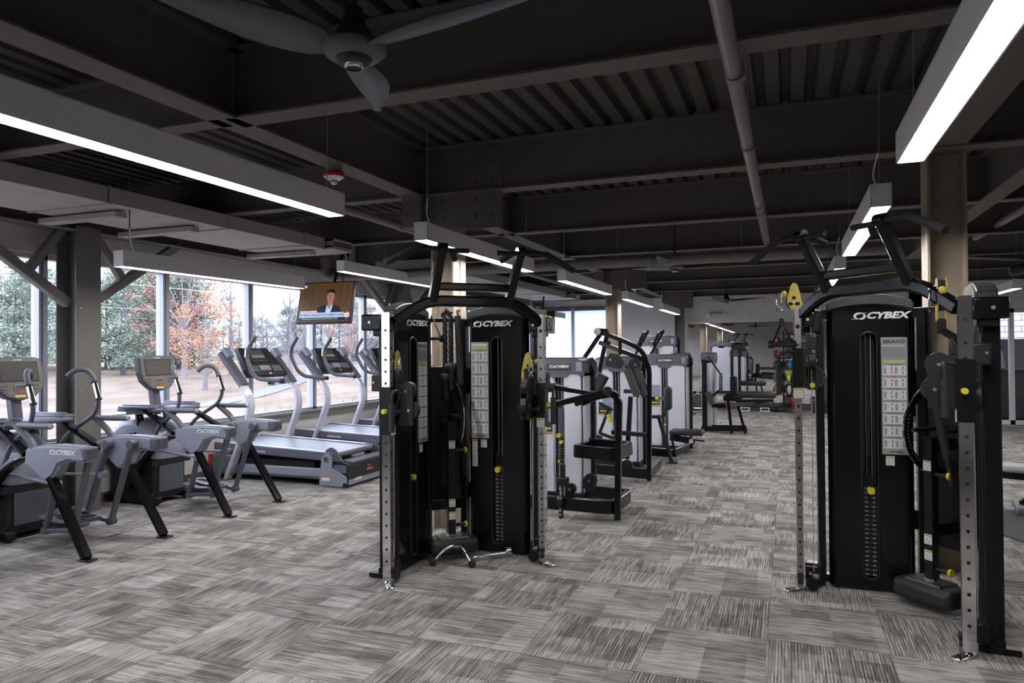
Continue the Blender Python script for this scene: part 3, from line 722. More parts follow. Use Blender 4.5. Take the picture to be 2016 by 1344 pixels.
def at_px(ratio, wd):   # a spot on the lawn by bearing (y / -x) and distance from the building
    x = -wd / (.357 + .934 * ratio); return x, -x * ratio
PL = ('tall pine in the dense wood left of the first wall column', 'tall pine in the wood between the first wall column and the red oak', 'small pine in the far wood behind the bare trees')
for row in range(2):
    for i in range(12):
        t_ = (i + rnd.uniform(.2, .8)) / 12; ra = .60 + .42 * t_; x, y = at_px(ra, 70 + row * 6 + rnd.uniform(-2, 2))
        k = 0 if ra < .76 else 1
        place_tree('pine', (i + row) % 3, 'pine_tree', x, y, rnd.uniform(8.3, 10.8), PL[k], ('pines left of the first wall column', 'pines right of the first wall column')[k], rnd.uniform(1.1, 1.4), rnd.uniform(0, 360))
for i in range(16):
    x, y = at_px(1.0 + .75 * (i + rnd.random()) / 16, 92 + rnd.uniform(-4, 8)); place_tree('pine', i % 3, 'pine_tree', x, y, rnd.uniform(5, 8), PL[2], 'far pines behind the bare trees', 1.5, rnd.uniform(0, 360))
for (ra, wd, h, lb) in ((.70, 62, 9.4, 'nearest pine seen through the window left of the first wall column'), (.86, 64, 10.2, 'leaning open pine just right of the first wall column')):
    x, y = at_px(ra, wd); place_tree('pine', 1, 'pine_tree', x, y, h, lb, None, 1.2)
for (ra, wd, h, w_, lb, sd, om) in ((.985, 60, 10.6, 1.15, 'tall dusky red oak behind the second window mullion', 11, 0), (1.035, 52, 7.2, 1.15, 'orange-brown oak standing in front of the red oak on the lawn', 12, 1), (1.50, 66, 9.0, .8, 'thin reddish oak seen right of the television', 13, 0), (.93, 66, 7.5, 1.0, 'low pinkish oak at the edge of the wood left of the red oak', 14, 0)):
    x, y = at_px(ra, wd); o = place_tree('oak', sd, 'autumn_oak', x, y, h, lb, None, w_)
    if om:
        for c in kids(o):
            if c.name.startswith('foliage'): c.data.materials.clear(); c.data.materials.append(MAT['leaves_orange'])
BL = ('slender bare tree right of the red oak', 'bare tree behind the left treadmill console', 'bare pale-trunked tree under the television', 'bare forked tree between the treadmill grips', 'bare tree beside the far house', 'tall bare tree right of the television', 'bare tree left of the narrow white mullion by the left treadmill', 'bare tree behind the right treadmill console')
for i, (ra, wd, h) in enumerate(((1.10, 62, 8.5), (1.19, 60, 6.5), (1.28, 64, 8), (1.36, 58, 7), (1.42, 70, 8), (1.55, 56, 8), (1.14, 74, 7), (1.33, 76, 8))):
    x, y = at_px(ra, wd); place_tree('bare', 21 + i % 2, 'bare_tree', x, y, h, BL[i], None, 1.3, i * 70)
for i, (ra, wd, lb) in enumerate(((1.31, 84, 'far low house with a pale grey roof behind the left treadmill'), (1.57, 96, 'small far house beyond the trees right of the television'))):
    x, y = at_px(ra, wd); t = thing('house', lb, 'house', (x, y, gz(x, y)), 40)
    G().use('house_wall').box((-3, -4.5, -.3), (3, 4.5, 1.6)).build('wall', t)
    G().use('house_roof').prism([(-3.6, 1.5), (3.6, 1.5), (0, 3.0)], 1, -5, 5).build('roof', t)
x, y = at_px(1.235, 55)
t = thing('golf_cart', 'small dark golf cart parked on the lawn path behind the treadmills', 'golf cart', (x, y, gz(x, y)), 60); t.scale = (.6, .6, .6)
G().use('black_satin').rbox((-1.1, -.55, .3), (1.1, .55, .8), .1).build('body', t); G().use('logo_white').rbox((-.8, -.6, 1.75), (.7, .6, 1.83), .03).build('roof', t)
g = G().use('black_satin')
for sx in (-.7, .6):
    for sy in (-.5, .5): g.cyl((sx, sy, .8), (sx, sy, 1.76), .03, 6)
g.build('roof_posts', t)
for sx in (-.75, .75):
    for sy in (-.55, .55): G().use('black_rubber').cyl((sx, sy - .08, .25), (sx, sy + .08, .25), .25, 14).build('wheel', t)
# bare shrubs close to the glass
def shrub(x, y, lb):
    t = thing('bare_shrub', lb, 'shrub', (x, y, gz(x, y)), 0, 'bare shrubs below the windows'); g = G().use('bark'); r2 = random.Random(int(y * 10))
    for i in range(60):
        a = r2.random() * 2 * PI; l = r2.uniform(.5, 1.0); e = Vector((math.cos(a) * l * .8, math.sin(a) * l * .8, l * 1.3)); m_ = e * .5 + Vector((0, 0, .05)); g.tube([(0, 0, 0), m_, e], .006, 3, scales=[1, .7, .3])
        for k in range(3): b = m_.lerp(e, r2.random()); g.tube([b, b + Vector((r2.uniform(-.25, .25), r2.uniform(-.25, .25), r2.uniform(.1, .3)))], .003, 3)
    g.build('twigs', t)
shrub(-16, 19.5, 'bare twiggy shrub outside between the two treadmills'); shrub(-17, 25, 'bare twiggy shrub outside right of the far treadmill'); shrub(-15, 14.0, 'bare shrub outside behind the second elliptical trainer')

# ================================================================== the two black cable machines
def flap(g, M, mats): pass
def placard(g, w_, h_, M, head=True, n=7, flip=False):
    """instruction placard: white cells with little figures, in local x/y of M"""
    old = g.M; g.M = old @ M
    g.use('placard_grey'); g.rbox((-w_ / 2, 0, 0), (w_ / 2, h_, .003), .003, 1)
    z = .0034; top = h_
    def r(m, x0, y0, x1, y1, zz=z): g.use(m); g.add([(x0, y0, zz), (x1, y0, zz), (x1, y1, zz), (x0, y1, zz)], [(0, 1, 2, 3)])
    if head:
        g.use('ink_dark').text('BRAVO', .030, T(0, h_ - .028, z), ext=.0002, bold=.0006, sx=1.28); top = h_ - .05
        r('placard_white', -w_ * .42, top - .006, w_ * .42, top); g.use('ink_mid').text('Study all warnings and instructions prior to use', .0062, T(0, top - .003, z + .0002), ext=.0001)
        top -= .018
        for k, ln in enumerate(('Select proper weight resistance.', 'Adjust handles for proper starting height.', 'Choose pulley arm position to start.', 'Adjust stabilization pad to proper height.', 'Attach handles or bars with the carabiners.', 'Ensure all adjustments are locked before use.', 'Warm up, stretch and start with light loads for the exercise', 'to avoid injury and strain of the muscles.')):
            g.use('ink_dark').text(ln, .0078, T(-w_ * .46, top - k * .0085, z), ext=.0001, align='LEFT', sx=.95)
        top -= .078; r('label_yellow', -w_ * .42, top - .014, w_ * .42, top); g.use('ink_mid').text('CAUTION: Failure to use on the machine properly', .006, T(0, top - .004, z + .0002), ext=.0001); top -= .022
    else:
        r('placard_white', -w_ * .42, top - .03, w_ * .42, top - .012); top -= .036; r('label_yellow', -w_ * .42, top - .016, w_ * .42, top); top -= .024
    ch = (top - .035) / n
    nm = ('CHEST PRESS', 'ROW', 'SEATED PRESS', 'ARM CURL', 'ARM EXTENSION', 'TRUNK ROTATION', 'LEG EXTENSION')
    for k in range(n):
        y1 = top - k * ch; g.use('ink_dark').text(nm[k % 7], .0085, T(0, y1 - .006, z), ext=.0001, bold=.0002)
        y0 = y1 - ch + .004; yt = y1 - .013; r('placard_white', -w_ * .44, y0, w_ * .44, yt)
        for s in (-1, 1):
            cx = s * w_ * .21 - w_ * .05; hh = yt - y0
            for q in range(3): r('ink_mid', cx - .022 + q * .008, y0 + hh * .12, cx - .0212 + q * .008, y0 + hh * .88, z + .0004)
            r('placard_grey', cx - .0205, y0 + hh * .14, cx - .008, y0 + hh * .84, z + .0002)
            fx = cx + .024; r('ink_dark', fx - .003, y0 + hh * .74, fx + .0035, y0 + hh * .88, z + .0004); r('ink_skin', fx - .002, y0 + hh * .64, fx + .002, y0 + hh * .76, z + .0005)
            r('logo_white', fx - .004, y0 + hh * .46, fx + .004, y0 + hh * .68, z + .0003); r('ink_mid', fx - .004, y0 + hh * .40, fx + .004, y0 + hh * .5, z + .0004)
            r('ink_red', fx - .004, y0 + hh * .12, fx - .001, y0 + hh * .42, z + .0004); r('ink_red', fx + .001, y0 + hh * .12, fx + .004, y0 + hh * .40, z + .0004)
            dx = (.004, .016, .0, -.012, .012, -.008, .01)[(k + (s > 0)) % 7]; r('ink_skin', fx - .016 + dx * .3, y0 + hh * (.60 + .02 * k % .1), fx + .004 + dx, y0 + hh * (.645 + .02 * k % .1), z + .0005)
            r('ink_mid', cx - .008, y0 + hh * .62, fx - .012, y0 + hh * .635, z + .0004)
    logo(g, T(.0, .017, z), .013, 'ink_dark'); g.M = old
def caution(g, M, w_=.05, h_=.06):
    old = g.M; g.M = old @ M; g.use('placard_white'); g.box((-w_ / 2, 0, 0), (w_ / 2, h_, .0012)); g.use('label_yellow'); g.box((-w_ / 2 + .002, h_ * .74, .0012), (w_ / 2 - .002, h_ - .002, .0016))
    g.use('ink_dark').text('CAUTION', h_ * .17, T(0, h_ * .87, .0017), ext=.0001, bold=.0002)
    g.use('ink_mid')
    for k in range(5): g.box((-w_ * .42, h_ * (.1 + .12 * k), .0012), (w_ * (.42 - .12 * (k % 2)), h_ * (.125 + .12 * k), .0015))
    g.M = old

def face(axis):
    """frame of a tower: s (distance from the corner), outward normal, up.  axis 0: tower along +x facing -y; axis 1: along -y facing +x"""
    if axis == 0: return Matrix(((1, 0, 0, 0), (0, 0, -1, 0), (0, 1, 0, 0), (0, 0, 0, 1)))        # x=s, y=up, z=out
    return Matrix(((0, 0, 1, 0), (-1, 0, 0, 0), (0, 1, 0, 0), (0, 0, 0, 1)))
def reading(axis, s):
    """matrix that puts text upright and readable on the tower face at distance s"""
    return T(s, 0, 0) if axis == 0 else T(s, 0, 0) @ Matrix.Diagonal((-1, 1, 1, 1))
def make_rig(label, loc, rz, acc):
    t = thing('cable_machine', label, 'cable machine', loc, rz, 'black dual-tower cable machines')
    for ax in (0, 1):
        F = (RZ(-acc.get('tilt', 0)) @ face(ax)) if ax == 0 else face(ax); F = F @ T(0, 0, acc['fo'][ax]); RD = lambda s, y, z: (T(s, y, z) if ax == 0 else T(s, y, z) @ RY(0) @ Matrix.Diagonal((-1, 1, 1, 1)))
        # --- shroud: curved black door with a slot
        def ztop(s): u = (s - .495) / .25; return 1.83 - .035 * u * u
        g = G().use('black_gloss').at(F); N = 14; zr = [(-.0, .0)]
        xs = [.245 + .5 * i / N for i in range(N + 1)]
        def depth(s): u = abs(s - .495) / .25; return -.05 * max(0, (u - .82) / .18) ** 2
        slot = (.452, .548, .075, 1.66)
        # face split in columns; slot region left open
        cols = sorted(set([.245, .255, .27, .29, slot[0], slot[1], .70, .72, .735, .745]))
        for a, b in zip(cols[:-1], cols[1:]):
            segs = [(.012, None)] if not (a >= slot[0] - 1e-6 and b <= slot[1] + 1e-6) else 'slot'
            if segs != 'slot':
                k = 4
                for q in range(k):
                    s0, s1 = a + (b - a) * q / k, a + (b - a) * (q + 1) / k
                    g.add([(s0, .012, depth(s0)), (s1, .012, depth(s1)), (s1, ztop(s1), depth(s1)), (s0, ztop(s0), depth(s0))], [(0, 1, 2, 3)], True)
            else:
                M_ = 12; r_ = (b - a) / 2; c_ = (a + b) / 2
                up = [(c_ - r_ * math.cos(PI * i / M_), slot[3] - r_ + r_ * math.sin(PI * i / M_)) for i in range(M_ + 1)]; dn = [(c_ - r_ * math.cos(PI * i / M_), slot[2] + r_ - r_ * math.sin(PI * i / M_)) for i in range(M_ + 1)]
                for q in range(M_):
                    (x0, y0), (x1, y1) = up[q], up[q + 1]; g.add([(x0, y0, 0), (x1, y1, 0), (x1, ztop(x1), 0), (x0, ztop(x0), 0)], [(0, 1, 2, 3)], True)
                    (x0, y0), (x1, y1) = dn[q], dn[q + 1]; g.add([(x0, .012, 0), (x1, .012, 0), (x1, y1, 0), (x0, y0, 0)], [(0, 1, 2, 3)], True)
                ring = up + dn[::-1]
                g.use('black_satin'); g.sweep([(x, y, .002) for x, y in ring], [(.006 * math.cos(2 * PI * i / 6), .006 * math.sin(2 * PI * i / 6)) for i in range(6)], True, up=(0, 0, 1), closed=True)
                g.add([(x, y, 0) for x, y in ring] + [(x, y, -.07) for x, y in ring], [[i, (i + 1) % len(ring), len(ring) + (i + 1) % len(ring), len(ring) + i] for i in range(len(ring))], True); g.use('black_gloss')
        g.box((.245, .012, -.06), (.249, 1.79, -.05)); g.box((.741, .012, -.06), (.745, 1.79, -.05))
        for s_ in (.43, .57):
            g.use('bolt'); g.cyl((s_ + (.02 if s_ < .5 else -.02), 1.58, 0), (s_ + (.02 if s_ < .5 else -.02), 1.58, .004), .004, 6); g.use('black_gloss')
        sh = g.build('front_shroud', t)
        g = G().use('slot_dark').at(F); g.box((.26, .02, -.095), (.73, 1.8, -.09)); g.build('rear_shroud', t)
        # cap
        g = G().use('cap_grey').at(F); n_ = 10
        pts = [(.24 + .51 * i / n_, ztop(.24 + .51 * i / n_)) for i in range(n_ + 1)]; tp = [(x, y + .085 - .02 * abs((x - .495) / .25) ** 3) for x, y in pts]
        poly = pts + tp[::-1]; nn = len(poly)
        zf, zb = .006, -.10
        bm = bmesh.new(); va = [bm.verts.new((x, y, zf)) for x, y in poly]; vb = [bm.verts.new((x, y, zb)) for x, y in poly]; bm.faces.new(va); bm.faces.new(vb[::-1])
        for i in range(nn): bm.faces.new([va[i], vb[i], vb[(i + 1) % nn], va[(i + 1) % nn]])
        bmesh.ops.recalc_face_normals(bm, faces=bm.faces[:]); bmesh.ops.bevel(bm, geom=[e for e in bm.edges if len(e.link_faces) == 2 and e.calc_face_angle() > .6], offset=.012, segments=3, affect='EDGES')
        g.dump(bm, False)
        g.use('red_plastic').rbox((.27, 1.868, -.10), (.31, 1.885, -.07), .003, 1)
        g.build('tower_cap', t)
        # logo, placard, labels
        g = G().at(F); logo(g, RD(.445, 1.765, .0015), .057); g.build('maker_logo', sh)
        g = G().at(F); placard(g, .15, .745 if acc['head'][ax] else .745, RD(.355, .88, .001), head=acc['head'][ax]); caution(g, RD(.385, .81, .001)); 
        if not acc['head'][ax]:
            g.use('placard_white'); g.at(F @ RD(.31, .66, .001)); g.box((-.022, 0, 0), (.022, .21, .001)); g.use('label_orange'); g.box((-.02, .19, .001), (.02, .208, .0014)); g.use('ink_mid')
            for k in range(16): g.box((-.018, .01 + k * .011, .001), (.018 - .008 * (k % 3), .014 + k * .011, .0013))
        g.build('instruction_placard', sh)
        # weight stack
        g = G().use('black_satin').at(F); s0, s1 = .462, .538
        for k in range(20): g.box((.40, .085 + k * .029, -.085), (.60, .111 + k * .029, -.035))
        g.use('placard_white')
        for k in range(20):
            for (a, lab) in ((.478, '%.1f' % (50 - 2.5 * k) if k < 20 else ''), (.522, '%.1f' % (22.5 - 1.1 * k))):
                g.use('logo_white').text(lab, .0125, (RD(a if ax == 0 else 1.0 - a, .098 + k * .029, -.0345)), ext=.0001, bold=.0003)
        ws = g.build('weight_stack', t)
        g = G().at(F).use('chrome'); g.cyl((.484, .66, -.06), (.484, 1.7, -.06), .006, 8); g.cyl((.516, .66, -.06), (.516, 1.7, -.06), .006, 8); g.use('black_paint'); g.box((.465, .67, -.11), (.535, .74, -.05)); g.use('black_paint').cyl((.5, .74, -.075), (.5, .86, -.075), .016, 10); g.build('guide_rods', ws)
        g = G().at(F).use('yellow'); g.cyl((.497, .642, -.06), (.497, .642, .012), .022, 20); g.use('black_rubber').tube([(.50, .65, .0), (.49, .70, .01), (.485, .78, -.03)], .003, 6, bend=.02); g.build('selector_pin', ws)
        # frame uprights and rails
        for s_ in (.20, .79):
            g = G().use('black_paint').at(F); g.bar([(s_, .03, -.055), (s_, 1.80, -.055)], .05, .08, up=(0, 0, 1)); g.build('frame_upright', t)
        g = G().use('black_paint').at(F); g.bar([(.17, .045, -.07), (.83, .045, -.07)], .05, .05, up=(0, 1, 0)); g.bar([(.82, .02, .02), (.82, .02, -.16)], .05, .03, up=(0, 1, 0)); 
        for s_ in (.2, .79): g.use('black_rubber').cyl((s_, 0, -.04), (s_, .03, -.04), .022, 12); g.cyl((s_ + .015, 0, -.10), (s_ + .015, .03, -.10), .022, 12)
        g.use('black_paint'); g.build('base_frame', t)
        G().use('black_paint').at(F).bar([(.17, 1.78, -.07), (.83, 1.78, -.07)], .05, .06, up=(0, 1, 0)).build('top_rail', t)
        # chromed height post with holes, numbers and foot
        ps, pz = acc['ps'][ax], acc['pz'][ax]
        g = G().use('steel').at(F); hw = .022
        g.box((ps - hw, .02, pz - .03), (ps + hw, 1.82, pz + .03)); g.use('chrome'); g.box((ps - hw - .0005, .02, pz - .0305), (ps - hw + .003, 1.82, pz + .0305)); g.box((ps + hw - .003, .02, pz - .0305), (ps + hw + .0005, 1.82, pz + .0305))
        g.use('slot_dark')
        for k in range(20):
            zz = 1.66 - k * .079 if k else 1.70
            g.cyl((ps, zz, pz + .0302), (ps, zz, pz + .031), .0085 if k else .014, 14); g.cyl((ps - hw - .0008, zz, pz), (ps - hw - .0003, zz, pz), .009 if k else .013, 14); g.cyl((ps + hw + .0003, zz, pz), (ps + hw + .0008, zz, pz), .009, 14)
        for k in range(1, 20): g.use('ink_dark').text(str(k), .024, RD(ps, 1.62 - k * .0766 + .037, pz + .0308), ext=.0001)
        po = g.build('height_post', t)
        g = G().use('chrome').at(F); g.at(F @ T(ps, 0, pz) @ RY(-38)); g.rbox((-.03, .0, -.028), (.12, .016, .028), .008); g.at(F); g.cyl((ps, .016, pz), (ps, .03, pz), .03, 14, .024); g.use('black_rubber').cyl((ps, .10, pz + .03), (ps, .10, pz + .045), .02, 12); g.cyl((ps, .062, pz + .03), (ps, .062, pz + .042), .018, 12); g.build('foot_plate', po)
        # bottom pulley box and bracket joining post and tower
        g = G().use('black_paint').at(F); g.box((.80, .05, pz - .03), (ps - .03, .15, pz - .02)); g.box((.80, .05, -.08), (.815, .15, pz)); g.rbox((.79, .06, -.02), (ps - .03, .16, .06), .01); g.cyl((ps - .07, .05, pz - .02), (ps - .07, .05, pz + .03), .04, 16)
        g.use('bolt').cyl((ps - .06, .105, pz - .02), (ps - .06, .105, pz - .012), .01, 8); g.use('logo_white').box((.815, .075, pz - .0195), (.85, .105, pz - .019)); g.use('logo_red')
        for k in range(4): g.box((.815, .077 + k * .007, pz - .019), (.85, .080 + k * .007, pz - .0185))
        g.build('lower_pulley_box', t)
        g = G().use('black_paint').at(F); g.rbox((.78, 1.66, -.08), (ps - .01, 1.81, .02), .01); g.rbox((ps - .10, 1.70, -.05), (ps - .022, 1.79, pz + .02), .01); g.use('bolt').cyl((ps - .06, 1.745, pz + .02), (ps - .06, 1.745, pz + .03), .01, 8)
        g.use('black_gloss').rbox((ps - .03, 1.70, pz - .19), (ps + .028, 1.81, pz - .03), .012); g.use('bolt').cyl((ps + .028, 1.755, pz - .12), (ps + .034, 1.755, pz - .12), .01, 8)
        g.build('upper_bracket', t)
        g = G().use('black_satin').at(F); g.rbox((ps - .02, acc['cz'][ax] + .13, pz - .11), (ps + .028, acc['cz'][ax] + .24, pz - .03), .008, 2); g.use('bolt').cyl((ps + .028, acc['cz'][ax] + .19, pz - .09), (ps + .033, acc['cz'][ax] + .19, pz - .09), .008, 8); g.build('side_plate', t)
        # cables
        g = G().use('cord').at(F); g.cyl((ps - .08, .12, pz), (ps - .08, 1.7, pz), .0028, 6); g.cyl((ps - .115, .12, .02), (ps - .10, 1.66, .03), .0028, 6); g.build('cable', t)
        # --- sliding carriage with pull handle, disc and pulleys
        cz = acc['cz'][ax]; sd = 1
        g = G().use('black_paint').at(F); g.box((ps - .033, cz - .16, pz - .042), (ps + .033, cz + .16, pz + .042)); ca = g.build('carriage_sleeve', t)
        g = G().at(F); caution(g, RD(ps, cz - .16, pz + .0425), .06, .065); g.build('caution_label', ca)
        g = G().use('black_satin').at(F); dx = ps - .085; g.cyl((dx, cz - .03, pz - .07), (dx, cz - .03, pz - .045), .082, 32); g.cyl((dx, cz - .03, pz - .046), (dx, cz - .03, pz - .04), .06, 28); g.use('bolt')
        for k in range(16): a = 2 * PI * k / 16; g.cyl((dx + .073 * math.cos(a), cz - .03 + .073 * math.sin(a), pz - .045), (dx + .073 * math.cos(a), cz - .03 + .073 * math.sin(a), pz - .043), .0035, 6)
        g.build('index_disc', ca)
        g = G().use('yellow').at(F); g.cyl((dx, cz - .08, pz - .045), (dx, cz - .08, pz + .005), .0165, 20); g.build('yellow_knob', ca); g = G().use('yellow').at(F); g.cyl((ps + .04, cz + .0, pz + .01), (ps + .075, cz + .0, pz + .01), .016, 16); g.build('yellow_knob', ca)
        g = G().use('black_rubber').at(F); g.tube([(ps + .02, cz + .13, pz + .03), (ps + .03, cz + .14, pz + .10), (ps + .115, cz + .13, pz + .10), (ps + .115, cz - .02, pz + .10), (ps + .115, cz - .02, pz + .10)][:4], .010, 10, bend=.04); g.cyl((ps + .115, cz + .06, pz + .10), (ps + .115, cz - .13, pz + .10), .019, 14); g.build('grip_handle', ca)
        # swivel pulley head
        g = G().use('black_satin').at(F); hx = ps - .085; 
        if acc['arm'][ax]:
            g.box((hx - .03, cz - .10, pz - .04), (hx - .022, cz + .18, pz + .16)); g.box((hx + .022, cz - .10, pz - .04), (hx + .03, cz + .18, pz + .16))
            g.cyl((hx - .021, cz + .13, pz + .11), (hx + .021, cz + .13, pz + .11), .062, 26); g.cyl((hx - .021, cz + .0, pz + .13), (hx + .021, cz + .0, pz + .13), .062, 26); g.use('bolt').cyl((hx - .036, cz + .13, pz + .11), (hx + .036, cz + .13, pz + .11), .01, 8); g.cyl((hx - .036, cz, pz + .13), (hx + .036, cz, pz + .13), .01, 8)
            g.use('black_satin').rbox((hx - .035, cz + .18, pz - .02), (hx + .035, cz + .27, pz + .06), .008)
        else:
            g.box((hx - .025, cz - .02, pz - .04), (hx - .019, cz + .16, pz + .02)); g.box((hx + .019, cz - .02, pz - .04), (hx + .025, cz + .16, pz + .02)); g.cyl((hx - .018, cz + .08, pz), (hx + .018, cz + .08, pz), .05, 22); g.use('bolt').cyl((hx - .03, cz + .08, pz), (hx + .03, cz + .08, pz), .008, 8)
            g.use('black_satin').rbox((hx - .03, cz + .15, pz - .035), (hx + .03, cz + .24, pz + .03), .006)
        g.build('swivel_pulley', ca)
        # yellow swing pulley on top
        yz = acc['yz'][ax]; g = G().use('pulley_yellow').at(F); yx = ps + acc['yx'][ax]; yo = acc['yo'][ax]; pz0 = pz; pz = pz + yo
        outl = [(-.02, -.10), (.03, -.10), (.03, -.03), (.012, .06), (-.005, .115), (-.03, .125), (-.05, .10), (-.055, .07), (-.068, .03), (-.07, -.01), (-.05, -.04), (-.03, -.06)]
        outl = [(-a * .95, b) for a, b in outl]
        g2 = []
        for zz in (-.024, .018):
            g.prism([(yx + a * (1 if ax == 1 else 1), yz + b) for a, b in outl], 2, pz + zz, pz + zz + .007)
        g.ball((yx + .085, yz + .055, pz), .021, 14); g.use('slot_dark')
        for k in range(3):
            a = R(90 + 120 * k); cx, cy = yx + .025 + .024 * math.cos(a), yz - .0 + .026 * math.sin(a)
            for zz in (pz + .0252, pz - .0248): g.add([(cx, cy, zz)] + [(cx + .016 * math.cos(q * PI / 8) * (1 if k else .8), cy + .012 * math.sin(q * PI / 8), zz) for q in range(16)], [(0, q + 1, (q + 1) % 16 + 1) for q in range(16)])
        g.use('black_rubber').cyl((yx + .025, yz, pz - .016), (yx + .025, yz, pz + .016), .05, 22); g.cyl((yx + .025, yz + .085, pz - .016), (yx + .025, yz + .085, pz + .016), .03, 18)
        g.use('bolt'); g.cyl((yx + .025, yz, pz - .03), (yx + .025, yz, pz + .03), .009, 8); g.cyl((yx + .025, yz + .085, pz - .03), (yx + .025, yz + .085, pz + .03), .008, 8)
        g.use('black_paint').box((yx - .035, yz - .17, pz - .02), (yx + .02, yz - .09, pz + .02)); g.bar([(yx, yz - .15, pz), (ps - .03, yz - .22, pz0)], .03, .03); g.build('yellow_swing_pulley', t)
        # carabiner
        cx = yx + .115 if acc['arm'][ax] == 0 else yx + .06; cz2 = yz + .02; cp = pz + (.0 if acc['arm'][ax] == 0 else .06)
        g = G().use('chrome').at(F); g.tube([(cx - .012, cz2 + .035, cp), (cx - .018, cz2 - .03, cp), (cx, cz2 - .045, cp), (cx + .018, cz2 - .03, cp), (cx + .012, cz2 + .035, cp), (cx, cz2 + .045, cp)], .0042, 8, closed=True); g.tube([(cx - .018, cz2 - .075, cp), (cx, cz2 - .045, cp), (cx + .018, cz2 - .075, cp)], .004, 6); g.build('carabiner', t); pz = pz0
    # --- centre unit
    D = Matrix(((.7071, .7071, 0, 0), (-.7071, .7071, 0, 0), (0, 0, 1, 0), (0, 0, 0, 1))) @ Matrix()      # local x along the opening (+x,-y)?
    C = T(0, 0, 0) @ RZ(-45)    # x = outwards (opening), y = to the left
    g = G().use('black_paint').at(C); g.rbox((.06, -.20, .40), (.10, .20, 1.44), .01, 1)
    for z0, z1 in ((1.22, 1.42), (.40, .52)):
        g.box((.10, -.28, z0), (.112, .28, z1)); g.use('bolt')
        for yy in (-.25, .25):
            for zz in (z0 + .03, z1 - .03): g.cyl((.112, yy, zz), (.120, yy, zz), .010, 6)
        g.use('black_paint')
    g.bar([(.03, -.22, .35), (.03, .22, .35)], .05, .08, up=(0, 0, 1)); g.build('centre_board', t)
    g = G().use('black_paint').at(C); g.bar([(.27, .0, .17), (.27, .0, 1.02)], .06, .06, up=(1, 0, 0)); g.bar([(.10, 0, .97), (.26, 0, .97)], .05, .07); g.bar([(.10, 0, .46), (.26, 0, .46)], .05, .07); p_ = g.build('slide_tube', t)
    for zz in (.82, .38, .285):
        g = G().at(C @ T(.301, 0, 0) @ RZ(90) @ RX(90)); caution(g, T(0, zz, 0), .05, .06); g.build('caution_label', p_)
    sp = -1
    for zz in (.235, .80):
        g = G().use('yellow').at(C); g.cyl((.27, -.11 * sp, zz), (.27, -.125 * sp, zz), .022, 18); g.use('black_satin').cyl((.27, -.03 * sp, zz), (.27, -.11 * sp, zz), .013, 10); g.build('pull_pin', p_)
    g = G().use('steel').at(C); g.box((.20, -.11, .155), (.36, .11, .165)); g.box((.24, -.03, .16), (.30, .03, .18)); pd = g.build('pad_plate', t)
    g = G().use('vinyl').at(C); g.rbox((.17, -.19, .035), (.39, .19, .155), .04, 4); g.build('stabiliser_pad', pd)
    # range arc with holes
    ay = .055 if not acc['mirror'] else -.06
    g = G().use('black_gloss').at(C); ap = [(.07 + .33 * math.cos(R(a)), ay, 1.06 + .27 * math.sin(R(a))) for a in range(-88, 89, 8)]
    g.bar(ap, .045, .012, up=(0, 1, 0), ch=.002); g.use('chrome'); g.bar([(.07 + .356 * math.cos(R(a)), ay, 1.06 + .294 * math.sin(R(a))) for a in range(-80, 81, 8)], .004, .010, up=(0, 1, 0), ch=.001)  # thin chrome rim stands in for the highlight along the black arc
    for a in range(-45, 22, 5):
        for sy in (-1, 1): g.use('bolt').cyl((.07 + .322 * math.cos(R(a)), ay + sy * .006, 1.06 + .262 * math.sin(R(a))), (.07 + .322 * math.cos(R(a)), ay + sy * .0075, 1.06 + .262 * math.sin(R(a))), .0065, 8)
    g.use('black_gloss'); g.cyl((.08, -.05, 1.06), (.08, .05, 1.06), .03, 16); g.bar([(.09, ay, 1.33), (.09, ay, .79)], .03, .03, up=(0, 1, 0)); g.use('black_satin').cyl((.09, ay, 1.06), (.34, ay, 1.06), .014, 12); g.build('range_arc', t)
    sg = 1
    if acc['mirror']: g = G().use('black_rubber').at(C); g.tube([(.25, sg * -.01, 1.39), (.26, sg * .10, .90)], .024, 14); g.tube([(.26, sg * .09, .94), (.26, sg * .13, .74)], .015, 12); g.build('swing_handle', t)
    # accessory bar, hooks above the board
    g = G().use('black_paint').at(C)
    for yy in (-.14, .14): g.bar([(.08, yy, 1.44), (.08, yy, 1.80)], .03, .03, up=(1, 0, 0))
    g.bar([(.08, -.24, 1.80), (.08, .24, 1.80)], .03, .02, up=(1, 0, 0)); g.use('bolt').cyl((.08, .14, 1.44), (.08, .14, 1.47), .014, 8); g.cyl((.08, -.14, 1.44), (.08, -.14, 1.47), .014, 8); g.build('accessory_rack', t)
    # --- arched cross member with pull-up handles (between the posts)
    A = RZ(-acc.get('tilt', 0)) @ Vector((.93, -.13, 0)); B = Vector((.13, -.93, 0)); Mid = (A + B) / 2; ux = (A - B).normalized(); o_ = Vector((.7071, -.7071, 0))
    def W(a, b, z): v = Mid + ux * a + o_ * b; return (v.x, v.y, z)
    g = G().use('black_gloss'); g.bar(fillet([W(-.545, -.03, 1.76), W(-.33, -.02, 1.905), W(.33, -.02, 1.905), W(.545, -.03, 1.76)], .12, 7), .065, .075, up=(0, 0, 1), ch=.016); g.build('arched_crossmember', t)
    g = G().use('black_gloss')
    for s in (-1, 1): g.bar([W(s * .285, -.02, 1.90), W(s * .285, .20, 2.235)], .06, .06, up=tuple(ux), ch=.012); g.cyl(W(s * .255, .205, 2.24), W(s * .315, .205, 2.24), .033, 18)
    g.bar([W(-.27, .03, 2.0), W(.27, .03, 2.0)], .06, .055, up=(0, 0, 1), ch=.012); g.build('pull_up_uprights', t)
